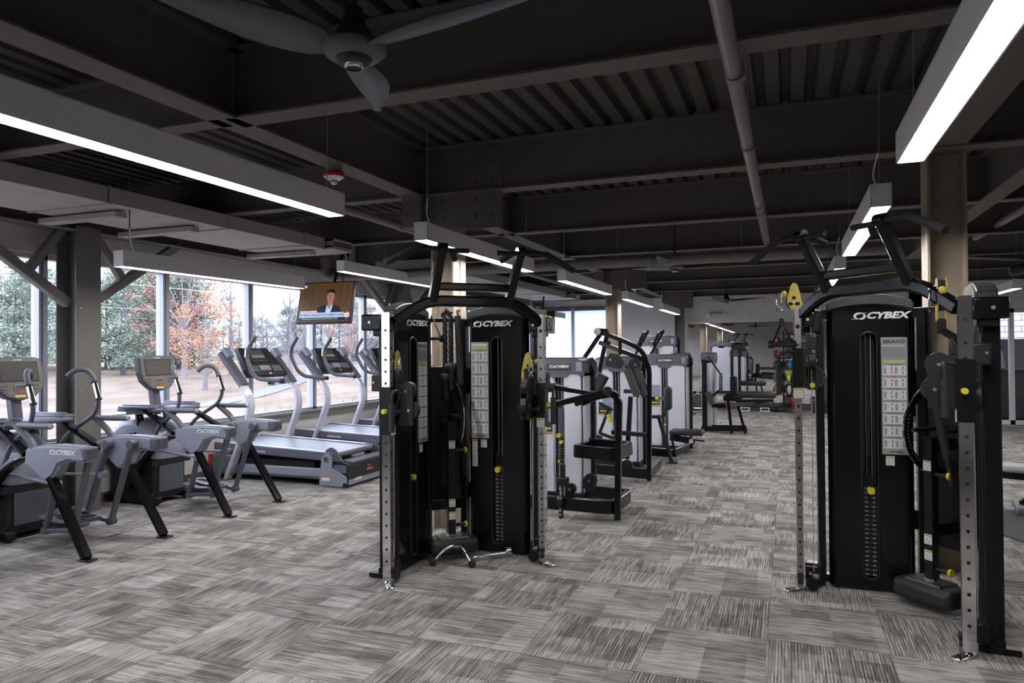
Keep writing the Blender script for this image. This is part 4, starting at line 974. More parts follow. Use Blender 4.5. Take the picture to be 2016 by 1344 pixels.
    for s in (-1, 1):
        g = G().use('black_rubber'); g.tube([W(s * .10, .205, 2.225), W(s * .10 + s * .14, .205, 2.225), W(s * .30, .205, 2.235), W(s * .46, .22, 2.235), W(s * .68, .24, 2.12)], .0165, 12, bend=.06); g.tube([W(s * .22, .205, 2.225), W(s * .17, .12, 2.18)], .02, 12); g.tube([W(s * .46, .22, 2.235), W(s * .68, .24, 2.12)], .0215, 14); g.build('pull_up_handle', t)
    return t
rigL = make_rig('black dual-tower cable machine at centre left, in front of the tan column', (-2.595, 5.15, 0), 0, dict(ps=(.905, .925), pz=(.12, .04), fo=(0, .04), yx=(-.125, -.125), yo=(0, 0), head=(False, True), cz=(1.16, 1.16), arm=(1, 1), yz=(1.42, 1.44), mirror=False))
rigR = make_rig('black dual-tower cable machine at right, the nearer and larger of the pair', (.985, 5.15, 0), -90, dict(ps=(.925, .925), pz=(.075, .12), fo=(0, 0), yx=(-.11, -.005), yo=(.09, 0), tilt=4.5, head=(True, True), cz=(1.34, 1.40), arm=(1, 0), yz=(1.80, 1.86), mirror=True))

# ================================================================== elliptical (arc) trainers facing the windows
def make_arc(label, loc):
    t = thing('elliptical_trainer', label, 'elliptical trainer', loc, 0, 'elliptical trainers facing the windows')
    def shroud(s):   # s=-1 near side, +1 far side; local y of the outer face = s*.37
        y0, y1 = s * .27, s * .39
        poly = [(-.64, .79), (-.63, .82), (-.50, .845), (-.30, .86), (-.08, .855), (-.01, .84), (.02, .75), (-.02, .735), (-.16, .745), (-.27, .71), (-.33, .62), (-.40, .575), (-.45, .575), (-.56, .66), (-.65, .70)]
        bm = bmesh.new(); va = [bm.verts.new((x, y0, z)) for x, z in poly]; vb = [bm.verts.new((x, y1, z)) for x, z in poly]; bm.faces.new(va); bm.faces.new(vb[::-1]); nn = len(poly)
        for i in range(nn): bm.faces.new([va[i], vb[i], vb[(i + 1) % nn], va[(i + 1) % nn]])
        bmesh.ops.recalc_face_normals(bm, faces=bm.faces[:]); bmesh.ops.bevel(bm, geom=[e for e in bm.edges if (e.verts[0].co - e.verts[1].co).length > .0 and abs(e.verts[0].co.y - e.verts[1].co.y) < 1e-6], offset=.018, segments=3, affect='EDGES')
        g = G().use('plastic_mid'); g.dump(bm, False); g.use('plastic_grey').rbox((-.075, y0 - .002, .745), (.024, y1 + .002, .85), .02, 3); sh = g.build('rear_shroud', t)
        if s < 0:
            g = G(); logo(g, T(-.235, y1 - .002, .805) @ RX(90), .048); g.build('maker_logo', sh)
        # leg and foot
        g = G().use('black_gloss'); g.bar([(-.42, s * .345, .64), (.0, s * .36, .02)], .05, .075, up=(0, 1, 0), ch=.008); g.build('rear_leg', t)
        g = G().use('black_paint'); g.rbox((-.05, s * .36 - .045, .0), (.065, s * .36 + .045, .014), .006); g.build('foot_plate', t)
        # fixed handrail
        g = G().use('plastic_grey'); g.bar(fillet([(-.55, s * .35, .73), (-.60, s * .35, .86), (-.80, s * .35, 1.0)], .06), .05, .05, up=(0, 1, 0), ch=.012); g.tube([(-.80, s * .35, .99), (-.40, s * .35, .995)], .024, 14); g.use('silver_frame').cyl((-.40, s * .35, .995), (-.385, s * .35, .995), .022, 14, .016); g.build('handrail', t)
        # hanging links
        yi = s * .235; dx = -.06 if s < 0 else 0.0
        lk = [((-.12, .78), (-.30, .17)), ((-.44, .78), (-.60, .15))] if s < 0 else [((-.22, .79), (-.46, .13)), ((-.50, .78), (-.74, .17))]
        for (a, b) in lk:
            g = G().use('plastic_grey'); g.bar([(a[0], yi, a[1]), (b[0], yi, b[1])], .03, .055, up=(0, 1, 0), ch=.006); g.cyl((a[0], yi - .03, a[1]), (a[0], yi + .05 * s, a[1]), .038, 18); g.cyl((b[0], yi - .03, b[1]), (b[0], yi + .035, b[1]), .032, 18); g.build('hanging_link', t)
        x0, x1 = lk[1][1][0], lk[0][1][0]; zp = (lk[0][1][1] + lk[1][1][1]) / 2
        g = G().use('plastic_grey'); g.bar([(x0, yi, lk[1][1][1]), (x1, yi, lk[0][1][1])], .03, .05, up=(0, 1, 0)); g.bar([(x0 - .1, yi - s * .13, zp + .0), (x0 + .05, yi - s * .02, lk[1][1][1])], .03, .04, up=(0, 0, 1))
        px = (x0 + x1) / 2 - .1; yc = yi - s * .12
        sole = [(-.20, .0), (-.19, .055), (-.12, .075), (0, .078), (.12, .075), (.20, .06), (.21, 0), (.20, -.06), (.12, -.075), (0, -.078), (-.12, -.075), (-.19, -.055)]
        g.prism([(px + a, yc + b) for a, b in sole], 2, zp + .02, zp + .035); 
        fr = [(px + a, yc + b, zp + .065) for a, b in sole if a < .01]; k0 = [i for i, (a, b) in enumerate(sole) if a < .01]
        front = [sole[i] for i in (8, 9, 10, 11, 0, 1, 2, 3)]
        g.bar([(px + a * .97, yc + b * .97, zp + (.075 if a < -.1 else .055)) for a, b in front], .075, .012, up=(0, 0, 1)); g.use('plastic_grey').prism([(px + a * .98, yc + b * .98) for a, b in sole], 2, zp + .005, zp + .022)
        g.use('black_rubber').prism([(px + a * .85, yc + b * .8) for a, b in sole], 2, zp + .035, zp + .04); g.build('foot_pedal', t)
        # connecting rod to the crank
        g = G().use('plastic_mid'); g.tube([(lk[1][0][0] - .06, yi, .52), (-1.25, s * .20, .58 if s < 0 else .50)], .014, 8); g.cyl((lk[1][0][0] - .06, yi - .03, .52), (lk[1][0][0] - .06, yi + .04, .52), .026, 12); g.build('drive_rod', t)
        # main arched side beam
        g = G().use('black_gloss'); pts = [(-.50, s * .32, .74), (-.75, s * .31, .735), (-1.0, s * .29, .62), (-1.22, s * .27, .42), (-1.38, s * .25, .18)]; g.bar(fillet(pts, .2), .04, .09, up=(0, 1, 0), ch=.012); g.use('plastic_mid'); g.bar(fillet([(x, y, z + .048) for x, y, z in pts[:4]], .2), .036, .012, up=(0, 1, 0)); g.build('arched_beam', t)
        # moving arm with grip
        g = G().use('plastic_grey'); q = [(-1.10, s * .27, .55), (-.98, s * .27, .80), (-.90, s * .28, .86), (-.70, s * .30, .98), (-.66, s * .30, 1.12), (-.70, s * .30, 1.26)] if s < 0 else [(-1.30, s * .27, .55), (-1.24, s * .27, .84), (-1.16, s * .28, .95), (-1.02, s * .30, 1.04), (-1.0, s * .30, 1.12), (-1.04, s * .30, 1.26)]
        if s > 0: q = [(-1.20, s * .27, .55), (-1.08, s * .27, .80), (-.98, s * .28, .88), (-.74, s * .30, 1.02), (-.68, s * .30, 1.14), (-.72, s * .30, 1.26)]
        g.tube(q, .019, 12, bend=.06); gr = [q[-1], (q[-1][0] - .04, q[-1][1], 1.37), (q[-1][0] - .08, q[-1][1] - s * .03, 1.42), (q[-1][0] - .13, q[-1][1] - s * .09, 1.42), (q[-1][0] - .18, q[-1][1] - s * .13, 1.36)]; g.tube(gr, .022, 12, bend=.05)
        a_ = g.build('moving_arm', t)
        g = G().use('chrome'); e1 = Vector(q[-1]); d1 = (Vector(gr[1]) - e1).normalized(); g.cyl(e1 - d1 * .10, e1 + d1 * .04, .0225, 14); g.use('black_rubber').cyl(e1 - d1 * .115, e1 - d1 * .10, .026, 14); g.cyl(e1 + d1 * .04, e1 + d1 * .055, .026, 14); g.build('pulse_sensor', a_)
        # slanting strut from console tray back to the shroud
        g = G().use('black_gloss'); g.bar([(-1.18, s * .27, 1.0), (-.72, s * .31, .76)], .035, .08, up=(0, 1, 0), ch=.008); g.build('upper_strut', t)
    shroud(-1); shroud(1)
    # body
    g = G().use('black_satin'); g.rbox((-1.72, -.21, .045), (-1.10, .21, .52), .04, 3); g.box((-1.74, -.25, .40), (-1.08, .25, .46)); g.use('slot_dark').rbox((-1.78, -.24, .02), (-1.02, -.18, .09), .015); g.rbox((-1.78, .18, .02), (-1.02, .24, .09), .015)
    for sx in (-1.7, -1.1):
        for sy in (-.2, .2): g.use('black_rubber').cyl((sx, sy, 0), (sx, sy, .04), .03, 10)
    g.use('plastic_grey'); g.rbox((-1.105, -.16, .12), (-1.08, .16, .40), .02); b_ = g.build('drive_housing', t)
    g = G().use('plastic_mid'); n = 14; vs = []
    for i in range(n + 1):
        a = R(-15 + 190 * i / n); 
        for (yy, k) in ((-.23, .80), (-.20, .95), (-.12, 1.0), (0, 1.02), (.12, 1.0), (.20, .95), (.23, .80)): vs.append((-1.42 + .36 * k * math.cos(a), yy, .55 + .33 * k * math.sin(a)))
    g.add(vs, [[7 * i + j, 7 * i + j + 1, 7 * i + 8 + j, 7 * i + 7 + j] for i in range(n) for j in range(6)], True)
    for s in (0, 6): g.add([vs[7 * i + s] for i in range(n + 1)], [list(range(n + 1)) if s else list(range(n + 1))[::-1]])
    g.build('domed_cover', t)
    for s in (-1, 1):
        g = G().use('plastic_grey'); g.cyl((-1.30, s * .235, .56), (-1.30, s * .26, .56), .14, 24); g.use('black_gloss').bar([(-1.32, s * .275, .74), (-1.16, s * .275, .56)], .02, .06, up=(0, 1, 0)); g.use('silver_frame').cyl((-1.32, s * .28, .74), (-1.32, s * .295, .74), .022, 12); g.build('crank_disc', t)
    # mast, tray and console
    G().use('black_gloss').bar([(-1.25, .20, .56), (-1.36, .17, .98)], .03, .08, up=(0, 1, 0)).build('side_mast', t); ms = G().use('black_gloss').bar([(-1.25, -.20, .56), (-1.36, -.17, .98)], .03, .08, up=(0, 1, 0)).build('side_mast', t)
    g = G().use('logo_white'); g.text('ARC TRAINER', .062, T(-1.305, -.187, .76) @ RX(90) @ RZ(-75), shear=.15, bold=.002); g.build('name_lettering', ms)
    g = G().use('plastic_blue'); g.rbox((-1.52, -.30, .955), (-.98, .30, 1.0), .02, 3); g.rbox((-1.46, -.34, .99), (-1.02, -.22, 1.02), .015); g.rbox((-1.46, .22, .99), (-1.02, .34, 1.02), .015)
    g.tube([(-1.12 + .05 * math.cos(a), -.14 + .05 * math.sin(a), 1.012) for a in [2 * PI * i / 14 for i in range(14)]], .01, 6, closed=True); g.rbox((-1.44, -.30, 1.0), (-1.05, -.24, 1.035), .01); g.rbox((-1.44, .24, 1.0), (-1.05, .30, 1.035), .01)
    g.use('console_tan').box((-1.40, -.285, .935), (-1.02, -.20, .96)); g.build('tray', t)
    g = G().use('plastic_grey'); g.bar([(-1.30, 0, .97), (-1.34, 0, 1.22)], .10, .09, up=(0, 1, 0), ch=.02); g.build('mast', t)
    Cm = T(-1.27, 0, 1.34) @ RY(68) @ RZ(90)      # local x = left-right, y = up the screen, z = towards the user
    Cm = T(-1.27, 0, 1.34) @ Matrix(((0, -.22, .975, 0), (1, 0, 0, 0), (0, .975, .22, 0), (0, 0, 0, 1)))
    g = G().at(Cm).use('plastic_grey'); oc = [(-.22, .18), (-.17, .195), (.17, .195), (.22, .18), (.235, .02), (.215, -.07), (.13, -.155), (.03, -.18), (-.03, -.18), (-.13, -.155), (-.215, -.07), (-.235, .02)]
    g.prism(oc, 2, -.05, .0); g.prism([(a * .97, b * .97) for a, b in oc], 2, .0, .012); co = g.build('console', t)
    g = G().at(Cm).use('console_tan'); g.prism([(a * .9, b * .9) for a, b in oc], 2, .012, .016); g.use('black_satin'); g.rbox((-.175, -.025, .014), (.175, .155, .020), .004, 1); g.use('screen_grey').box((-.16, -.01, .019), (.16, .14, .0212))
    g.use('plastic_mid').rbox((-.06, -.10, .014), (.04, -.045, .024), .006); g.use('screen_grey').box((-.05, -.09, .0235), (.03, -.055, .0245)); g.use('logo_red').rbox((-.035, -.125, .014), (.02, -.108, .022), .003); g.use('label_yellow').box((-.06, -.160, .012), (.03, -.142, .0165))
    g.use('plastic_grey')
    for k in range(6):
        for r_ in range(2): g.cyl((-.16 + .02 * (k % 3) + (.27 if k > 2 else 0), -.06 - .03 * r_, .014), (-.16 + .02 * (k % 3) + (.27 if k > 2 else 0), -.06 - .03 * r_, .022), .007, 8)
    logo(g, T(0, .168, .0165), .014); g.build('console_face', co)
    # front foot
    for s in (-1, 1): G().use('black_paint').bar([(-1.12, s * .1, .16), (-1.14, s * .30, .03)], .05, .05).build('front_leg', t)
    return t
arc1 = make_arc('nearest elliptical trainer at the left edge, its console cut by the frame', (-4.95, 4.30, 0))
dup(arc1, (-4.97, 5.80, 0), label='elliptical trainer between the first one and the left treadmill')

# ================================================================== incline treadmills
def make_tread(label, loc):
    t = thing('treadmill', label, 'treadmill', loc, 0, 'incline treadmills facing the windows')
    W_ = .46
    g = G().use('plastic_mid'); g.rbox((-1.50, -W_, .10), (-.30, -W_ + .06, .20), .012); g.rbox((-1.50, W_ - .06, .10), (-.30, W_, .20), .012); g.box((-1.6, -W_ + .05, .07), (-.4, W_ - .05, .12)); g.use('black_satin').box((-1.55, -W_ + .07, .12), (-.5, W_ - .07, .27)); g.build('base_frame', t)
    for s in (-1, 1):
        pl = [(-.37, .02), (-.36, .14), (-.34, .33), (-.30, .375), (-.24, .375), (-.20, .33), (-.20, .22), (-.10, .17), (-.01, .12), (0, .03), (-.01, .01), (-.36, .01)]
        g = G().use('plastic_mid'); g.prism([(a, b) for a, b in pl], 1, s * W_ - .012, s * W_ + .012); g.use('chrome').cyl((-.27, s * (W_ + .012), .32), (-.27, s * (W_ + .025), .32), .032, 18); g.use('bolt'); g.cyl((-.14, s * (W_ + .012), .14), (-.14, s * (W_ + .02), .14), .01, 8); g.cyl((-.08, s * (W_ + .012), .13), (-.08, s * (W_ + .02), .13), .01, 8)
        g.use('logo_white'); g.box((-.34, s * (W_ + .0125), .07), (-.23, s * (W_ + .0135), .12)); g.use('label_orange').box((-.34, s * (W_ + .0135), .108), (-.23, s * (W_ + .014), .12)); g.use('black_rubber').cyl((-.02, s * W_ - .02, .03), (-.02, s * W_ + .02, .03), .028, 14); pl_ = g.build('hinge_plate', t)
        fin = [(-.34, .36), (-.30, .42), (-.24, .45), (-.18, .43), (-.12, .36), (-.07, .29), (-.22, .29)]; G().use('plastic_grey').prism(fin, 1, s * (W_ - .035) - .012, s * (W_ - .035) + .012).build('side_fin', t)
    g = G().use('black_satin'); g.prism([(-.20, .05), (-.20, .255), (-.14, .285), (-.02, .275), (.0, .25), (.01, .12), (.0, .05)], 1, -W_ + .012, W_ - .012); g.use('plastic_grey'); g.prism([(-.20, .285), (-.12, .30), (.0, .285), (.0, .265), (-.20, .265)], 1, -W_ + .10, W_ - .10); g.use('plastic_blue').rbox((-.20, -W_ + .01, .15), (.0, -W_ + .06, .27), .03, 3); g.use('plastic_mid').box((.001, -W_ + .02, .03), (.012, W_ - .02, .09)); rs = g.build('rear_step', t)
    g = G(); Mr = T(.0125, .0, .19) @ Matrix(((0, 0, 1, 0), (1, 0, 0, 0), (0, 1, 0, 0), (0, 0, 0, 1)))
    g.use('logo_red'); g.at(Mr); g.tube([(-.055, -.0, .002), (-.05, .03, .002), (-.035, .02, .002), (-.04, -.01, .002), (-.02, .02, .002), (-.008, .015, .002), (-.012, -.01, .002), (.01, .012, .002), (.018, .0, .002), (.05, -.006, .002)], .0035, 5); g.use('logo_white').text('FREEMOTION', .02, T(-.0, -.032, .001), bold=.0004); g.build('maker_mark', rs); g = G().at(Mr); g.use('logo_white').box((-.33, -.125, -.0), (-.17, -.095, .001)); g.use('label_orange').box((-.33, -.105, .001), (-.29, -.095, .0015)); g.build('warning_label', rs)
    # deck, inclined slightly
    dk = T(-.25, 0, .36) @ RY(2.2)
    g = G().at(dk).use('plastic_blue'); g.rbox((-1.70, -W_ + .01, -.075), (.06, -W_ + .09, .03), .02); g.rbox((-1.70, W_ - .09, -.075), (.06, W_ - .01, .03), .02); g.use('silver_paint').box((-1.68, -W_ + .02, .03), (.0, -W_ + .085, .034)); g.box((-1.68, W_ - .085, .03), (.0, W_ - .02, .034)); g.use('silver_frame'); g.box((-1.70, -W_ + .005, .022), (.06, -W_ + .012, .03)); dd = g.build('deck', t)
    g = G().at(dk); g.use('plastic_mid').box((-1.66, -W_ + .09, -.03), (.04, W_ - .09, .02)); g.use('plastic_grey').cyl((.05, -W_ + .09, -.005), (.05, W_ - .09, -.005), .032, 16); g.build('running_belt', dd)
    g = G().at(dk); g.use('logo_red').tube([(-1.22, -W_ + .008, -.045), (-1.20, -W_ + .008, -.025), (-1.19, -W_ + .008, -.045), (-1.17, -W_ + .008, -.03), (-1.15, -W_ + .008, -.045)], .003, 5); g.use('logo_white').text('FREEMOTION', .036, T(-1.02, -W_ + .0085, -.036) @ RX(90), bold=.0006); g.build('side_lettering', dd)
    g = G().use('red_plastic'); g.rbox((-2.02, -W_ - .01, .16), (-1.96, W_ + .01, .30), .01); g.use('plastic_blue'); g.rbox((-1.96, -W_ - .01, .06), (-1.62, W_ + .01, .31), .03, 3); g.use('red_plastic').prism([(-1.97, .31), (-1.7, .36), (-1.6, .36), (-1.6, .34), (-1.97, .30)], 1, -W_ + .06, W_ - .06); g.build('motor_hood', t)
    for s in (-1, 1):
        g = G().use('silver_paint'); up = fillet([(-1.72, s * W_, .02), (-1.52, s * W_, .45), (-1.36, s * W_, .85), (-1.38, s * W_, 1.02), (-1.55, s * W_, 1.26)], .3, 8); g.bar(up, .045, .12, up=(0, 1, 0), ch=.01); g.build('upright', t)
        g = G().use('plastic_grey'); g.bar([(-1.80, s * W_, 1.55), (-1.46, s * W_, 1.15)], .09, .12, up=(0, 1, 0), ch=.02); g.use('plastic_mid'); g.bar([(-1.76, s * W_ * .98, 1.60), (-1.68, s * W_ * .98, 1.50)], .06, .1, up=(0, 1, 0)); g.build('console_arm', t)
        g = G().use('plastic_grey'); h = [(-1.34, s * .40, 1.75), (-1.44, s * .41, 1.62), (-1.46, s * .42, 1.50), (-1.36, s * .44, 1.30), (-1.26, s * .45, 1.235), (-.93, s * .45, 1.215)]; g.tube(h, .024, 12, bend=.08); g.use('black_rubber').cyl(h[-1], (-.90, s * .45, 1.213), .0265, 14); hr = g.build('handrail', t)
        g = G().use('chrome'); g.cyl((-1.456, s * .418, 1.60), (-1.462, s * .42, 1.50), .0255, 14); g.build('pulse_sensor', hr)
    Cm = T(-1.60, 0, 1.44) @ Matrix(((0, -.62, .785, 0), (1, 0, 0, 0), (0, .785, .62, 0), (0, 0, 0, 1)))
    g = G().at(Cm).use('black_satin'); oc = [(-.27, .22), (.27, .22), (.30, .10), (.36, -.12), (.36, -.21), (-.36, -.21), (-.36, -.12), (-.30, .10)]; g.prism(oc, 2, -.04, .0); g.use('plastic_grey').prism([(a * 1.02, b * 1.02) for a, b in oc], 2, -.06, -.035); co = g.build('console', t)
    g = G().at(Cm).use('slot_dark'); g.rbox((-.20, -.02, .0), (.20, .20, .006), .003, 1); g.use('screen_grey').box((-.13, .05, .006), (.13, .18, .0068)); g.use('ink_mid').box((-.11, .055, .0069), (.11, .10, .0072)); g.use('plastic_mid').rbox((-.11, -.15, .0), (.09, -.07, .02), .008); g.use('logo_red').cyl((0, -.17, .0), (0, -.17, .02), .013, 12); g.use('logo_white').box((.02, -.20, .001), (.06, -.18, .002))
    g.use('plastic_grey'); g.rbox((-.30, -.17, .0), (-.13, -.07, .016), .01); g.rbox((.12, -.17, .0), (.30, -.07, .016), .01)
    for k in range(9): g.use('ink_mid').cyl((-.12 + .03 * k, .01, .006), (-.12 + .03 * k, .01, .009), .007, 8)
    g.build('console_face', co)
    return t
tr1 = make_tread('left incline treadmill, nearer of the pair in front of the windows', (-4.72, 7.49, 0))
dup(tr1, (-4.72, 9.05, 0), label='incline treadmill directly behind the left one, partly hidden by the left cable machine')
dup(tr1, (-4.72, 10.6, 0), label='third incline treadmill, hidden behind the left cable machine')
dup(arc1, (-4.9, 12.35, 0), label='elliptical trainer seen through the gap of the left cable machine')
dup(arc1, (-4.9, 13.9, 0), label='farthest elliptical trainer by the windows, beyond the treadmills')
for k, lb in enumerate(('elliptical trainer just outside the left edge, seen only in the mirror', 'second elliptical trainer left of the viewpoint, seen only in the mirror', 'third elliptical trainer left of the viewpoint, seen only in the mirror')):
    dup(arc1, (-4.95, 2.8 - 1.5 * k, 0), label=lb)

# ================================================================== selectorised weight machines
def tower(t, x, y, w_, d_, h_, rz=0, logo_on=True, plac=True):
    """pale-panelled weight tower; front face at local y=0 looking to -y"""
    M = T(x, y, 0) @ RZ(rz)
    g = G().at(M).use('shroud_pale'); hw = w_ / 2
    for s in (-1, 1):
        g.rbox((s * .055, .0, .10), (s * (hw - .03), .05, h_ - .12), .012, 2)
    for s in (-1, 1): g.use('shroud_pale').rbox((s * (hw - .02), .03, .10), (s * hw, d_ - .03, h_ - .14), .008, 2)
    g.rbox((-hw + .03, d_ - .03, .10), (hw - .03, d_, h_ - .12), .01, 2)
    g.use('silver_frame'); g.box((-.055, .005, .1), (-.043, .03, h_ - .14)); g.box((.043, .005, .1), (.055, .03, h_ - .14)); sh = g.build('pale_shroud', t)
    g = G().at(M).use('slot_dark'); g.box((-.043, .05, .1), (.043, .052, h_ - .2))
    g.use('black_satin')
    for k in range(14): g.box((-.04, .02, .12 + k * .03), (.04, .05, .143 + k * .03))
    g.use('logo_white')
    for k in range(14): g.box((-.014, .0185, .127 + k * .03), (.014, .02, .137 + k * .03))
    g.use('yellow').cyl((.0, -.012, .42), (.0, .02, .42), .018, 14); g.use('chrome'); g.cyl((-.018, .035, .54), (-.018, .035, h_ - .15), .006, 8); g.cyl((.018, .035, .54), (.018, .035, h_ - .15), .006, 8); g.build('weight_stack', t)
    # header with rounded shoulders
    g = G().at(M).use('plastic_grey')
    def hp(k): return [(-hw * k, h_ - .18), (-hw * k + .02, h_ - .17), (-hw + .10, h_ - .15), (-.11, h_ - .15), (-.08, h_ - .19), (.08, h_ - .19), (.11, h_ - .15), (hw - .10, h_ - .15), (hw * k - .02, h_ - .17), (hw * k, h_ - .18), (hw * k, h_ - .05), (hw * k - .015, h_ - .02), (hw * k - .05, h_), (-hw * k + .05, h_), (-hw * k + .015, h_ - .02), (-hw * k, h_ - .05)]
    g.prism(hp(1.0), 1, -.015, d_ + .0); g.use('black_satin').rbox((-hw + .07, -.01, h_ - .004), (hw - .07, d_, h_ + .012), .008)
    for s in (-1, 1): g.use('plastic_mid').rbox((s * (hw - .075), -.02, h_ - .13), (s * (hw - .012), -.01, h_ - .035), .01)
    hd = g.build('header', t)
    if logo_on:
        g = G().at(M).use('cap_grey'); g.rbox((-.125, -.021, h_ - .115), (.125, -.012, h_ - .045), .01, 3); logo(g, T(0, -.0222, h_ - .08) @ RX(90), .037); g.build('logo_plate', hd)
    g = G().at(M).use('black_paint'); g.rbox((-hw - .01, -.01, .03), (hw + .01, d_ + .01, .105), .012)
    for s in (-1, 1): g.bar([(s * (hw + .02), d_ * .75, .03), (s * (hw + .02), d_ * .75, h_ - .12), ], .04, .09, up=(0, 1, 0)); g.use('black_rubber').cyl((s * hw * .8, .05, 0), (s * hw * .8, .05, .03), .025, 10); g.cyl((s * hw * .8, d_ - .05, 0), (s * hw * .8, d_ - .05, .03), .025, 10); g.use('black_paint')
    g.use('black_satin').sweep([(hw + .02, d_ * .75 + .0, h_ - .16), (hw + .018, d_ * .75, h_ - .06), (hw - .02, d_ * .75, h_ - .01)], [(-.03, -.06), (.03, -.06), (.03, .06), (-.03, .06)], False, up=(0, 1, 0)); g.build('tower_frame', t)
    if plac:
        g = G().at(M).use('plastic_mid'); g.rbox((-hw + .045, -.004, .72), (-.07, .0, 1.02), .006, 2); g.use('ink_dark').rbox((-hw + .05, -.006, .72), (-.075, -.003, .82), .003); g.use('logo_white'); g.box((-hw + .06, -.0065, .84), (-hw + .10, -.005, .93)); g.use('label_orange').box((-hw + .05, -.0065, .70), (-.075, -.001, .715)); g.use('yellow').box((-hw + .07, -.0072, .745), (-.09, -.006, .76)); g.use('ink_dark').text('PRESTIGE', .022, T(-hw / 2 - .03, -.006, .985) @ RX(90)); g.build('exercise_placard', sh)
def bars(t, name, mt, lst, up=(0, 0, 1), label=None):
    g = G().use(mt)
    for (pts, w_, h2, bend) in lst: g.bar(pts, w_, h2, up=up, bend=bend)
    return g.build(name, t, label)

# nearest machine: tower with a low frame and two long arms
m1 = thing('weight_machine', 'pale weight machine with black frame right of the left cable machine', 'weight machine', (-2.2, 7.0, 0), 0, 'pale-panelled weight machines')
def W1(x, y, z): return (x + 2.2, y - 7.0, z)
tower(m1, 0, .09, .52, .42, 1.47)
bars(m1, 'base_frame', 'black_gloss', [([W1(-2.62, 6.50, .13), W1(-1.50, 6.44, .13), W1(-1.47, 7.03, .13), W1(-1.95, 7.16, .12)], .06, .12, .07)])
bars(m1, 'front_post', 'black_gloss', [([W1(-1.455, 6.44, .02), W1(-1.43, 6.44, 1.12), W1(-1.55, 6.44, 1.19)], .055, .055, .06)], up=(0, 1, 0))
bars(m1, 'step_shelf', 'black_gloss', [([W1(-1.93, 7.2, .56), W1(-1.90, 6.62, .60), W1(-1.48, 6.48, .60), W1(-1.44, 7.0, .60), W1(-1.9, 7.2, .60)], .05, .12, .06)])
g = G().use('black_paint'); g.bar([W1(-1.50, 6.42, 1.185), W1(-2.10, 6.30, 1.04)], .055, .06, up=(0, 1, 0)); g.bar([W1(-1.52, 6.46, 1.15), W1(-1.66, 6.50, 1.12), W1(-1.80, 6.55, 1.06)], .04, .05); g.use('black_rubber').cyl(W1(-1.78, 6.5, 1.09), W1(-1.86, 6.5, 1.06), .032, 14); g.use('chrome').cyl(W1(-1.52, 6.36, 1.19), W1(-1.52, 6.345, 1.19), .037, 20); g.use('black_paint').cyl(W1(-1.52, 6.36, 1.19), W1(-1.50, 6.52, 1.15), .04, 20); g.build('swing_arm', m1)
g = G().use('black_paint'); g.bar([W1(-2.16, 6.38, 1.24), W1(-1.90, 6.40, 1.19), W1(-1.62, 6.42, 1.15)], .04, .02, up=(0, 1, 0)); g.use('silver_frame').bar([W1(-2.16, 6.38, 1.256), W1(-1.90, 6.40, 1.206)], .03, .008, up=(0, 1, 0)); g.build('upper_arm', m1)
G().use('vinyl').rbox(W1(-2.20, 6.30, 1.17), W1(-2.02, 6.52, 1.26), .04, 4).build('elbow_pad', m1)
g = G().use('vinyl'); g.bar([W1(-2.42, 6.60, .92), W1(-2.52, 6.62, .25)], .14, .09, up=(0, 1, 0), ch=.03); g.build('slanted_pad', m1)
for (x, z, r_, nm) in ((-1.74, .34, .062, 'pulley'), (-1.93, .25, .05, 'pulley')):
    g = G().use('black_satin'); g.cyl(W1(x, 6.56, z), W1(x, 6.60, z), r_, 24); g.box(W1(x - r_ * .9, 6.53, z - r_ * 1.2), W1(x + r_ * .9, 6.545, z + .02)); g.use('bolt').cyl(W1(x, 6.545, z), W1(x, 6.52, z), .012, 8); g.build(nm, m1)
g = G().use('chrome'); g.cyl(W1(-1.985, 6.42, .06), W1(-1.985, 6.42, 1.02), .009, 10); g.cyl(W1(-1.955, 6.44, .2), W1(-1.955, 6.44, 1.02), .006, 8); g.build('guide_rod', m1)
g = G().use('black_satin'); g.rbox(W1(-2.02, 6.39, .30), W1(-1.91, 6.47, .38), .012); g.rbox(W1(-1.985, 6.40, .38), W1(-1.945, 6.46, .50), .008); g.cyl(W1(-2.01, 6.42, .16), W1(-1.96, 6.42, .16), .05, 16); g.rbox(W1(-2.00, 6.39, .0), W1(-1.965, 6.45, .11), .012); g.use('bolt'); g.cyl(W1(-1.98, 6.39, .04), W1(-1.98, 6.38, .04), .012, 8); g.cyl(W1(-1.98, 6.39, .08), W1(-1.98, 6.38, .08), .012, 8); g.use('yellow').cyl(W1(-1.99, 6.41, .77), W1(-1.99, 6.37, .77), .02, 14); g.cyl(W1(-1.965, 6.41, .71), W1(-1.965, 6.37, .71), .017, 14); g.use('black_satin')
for k in range(9): g.cyl(W1(-1.97, 6.42, .52 + k * .026), W1(-1.97, 6.42, .54 + k * .026), .022, 12)
g.build('adjuster', m1)

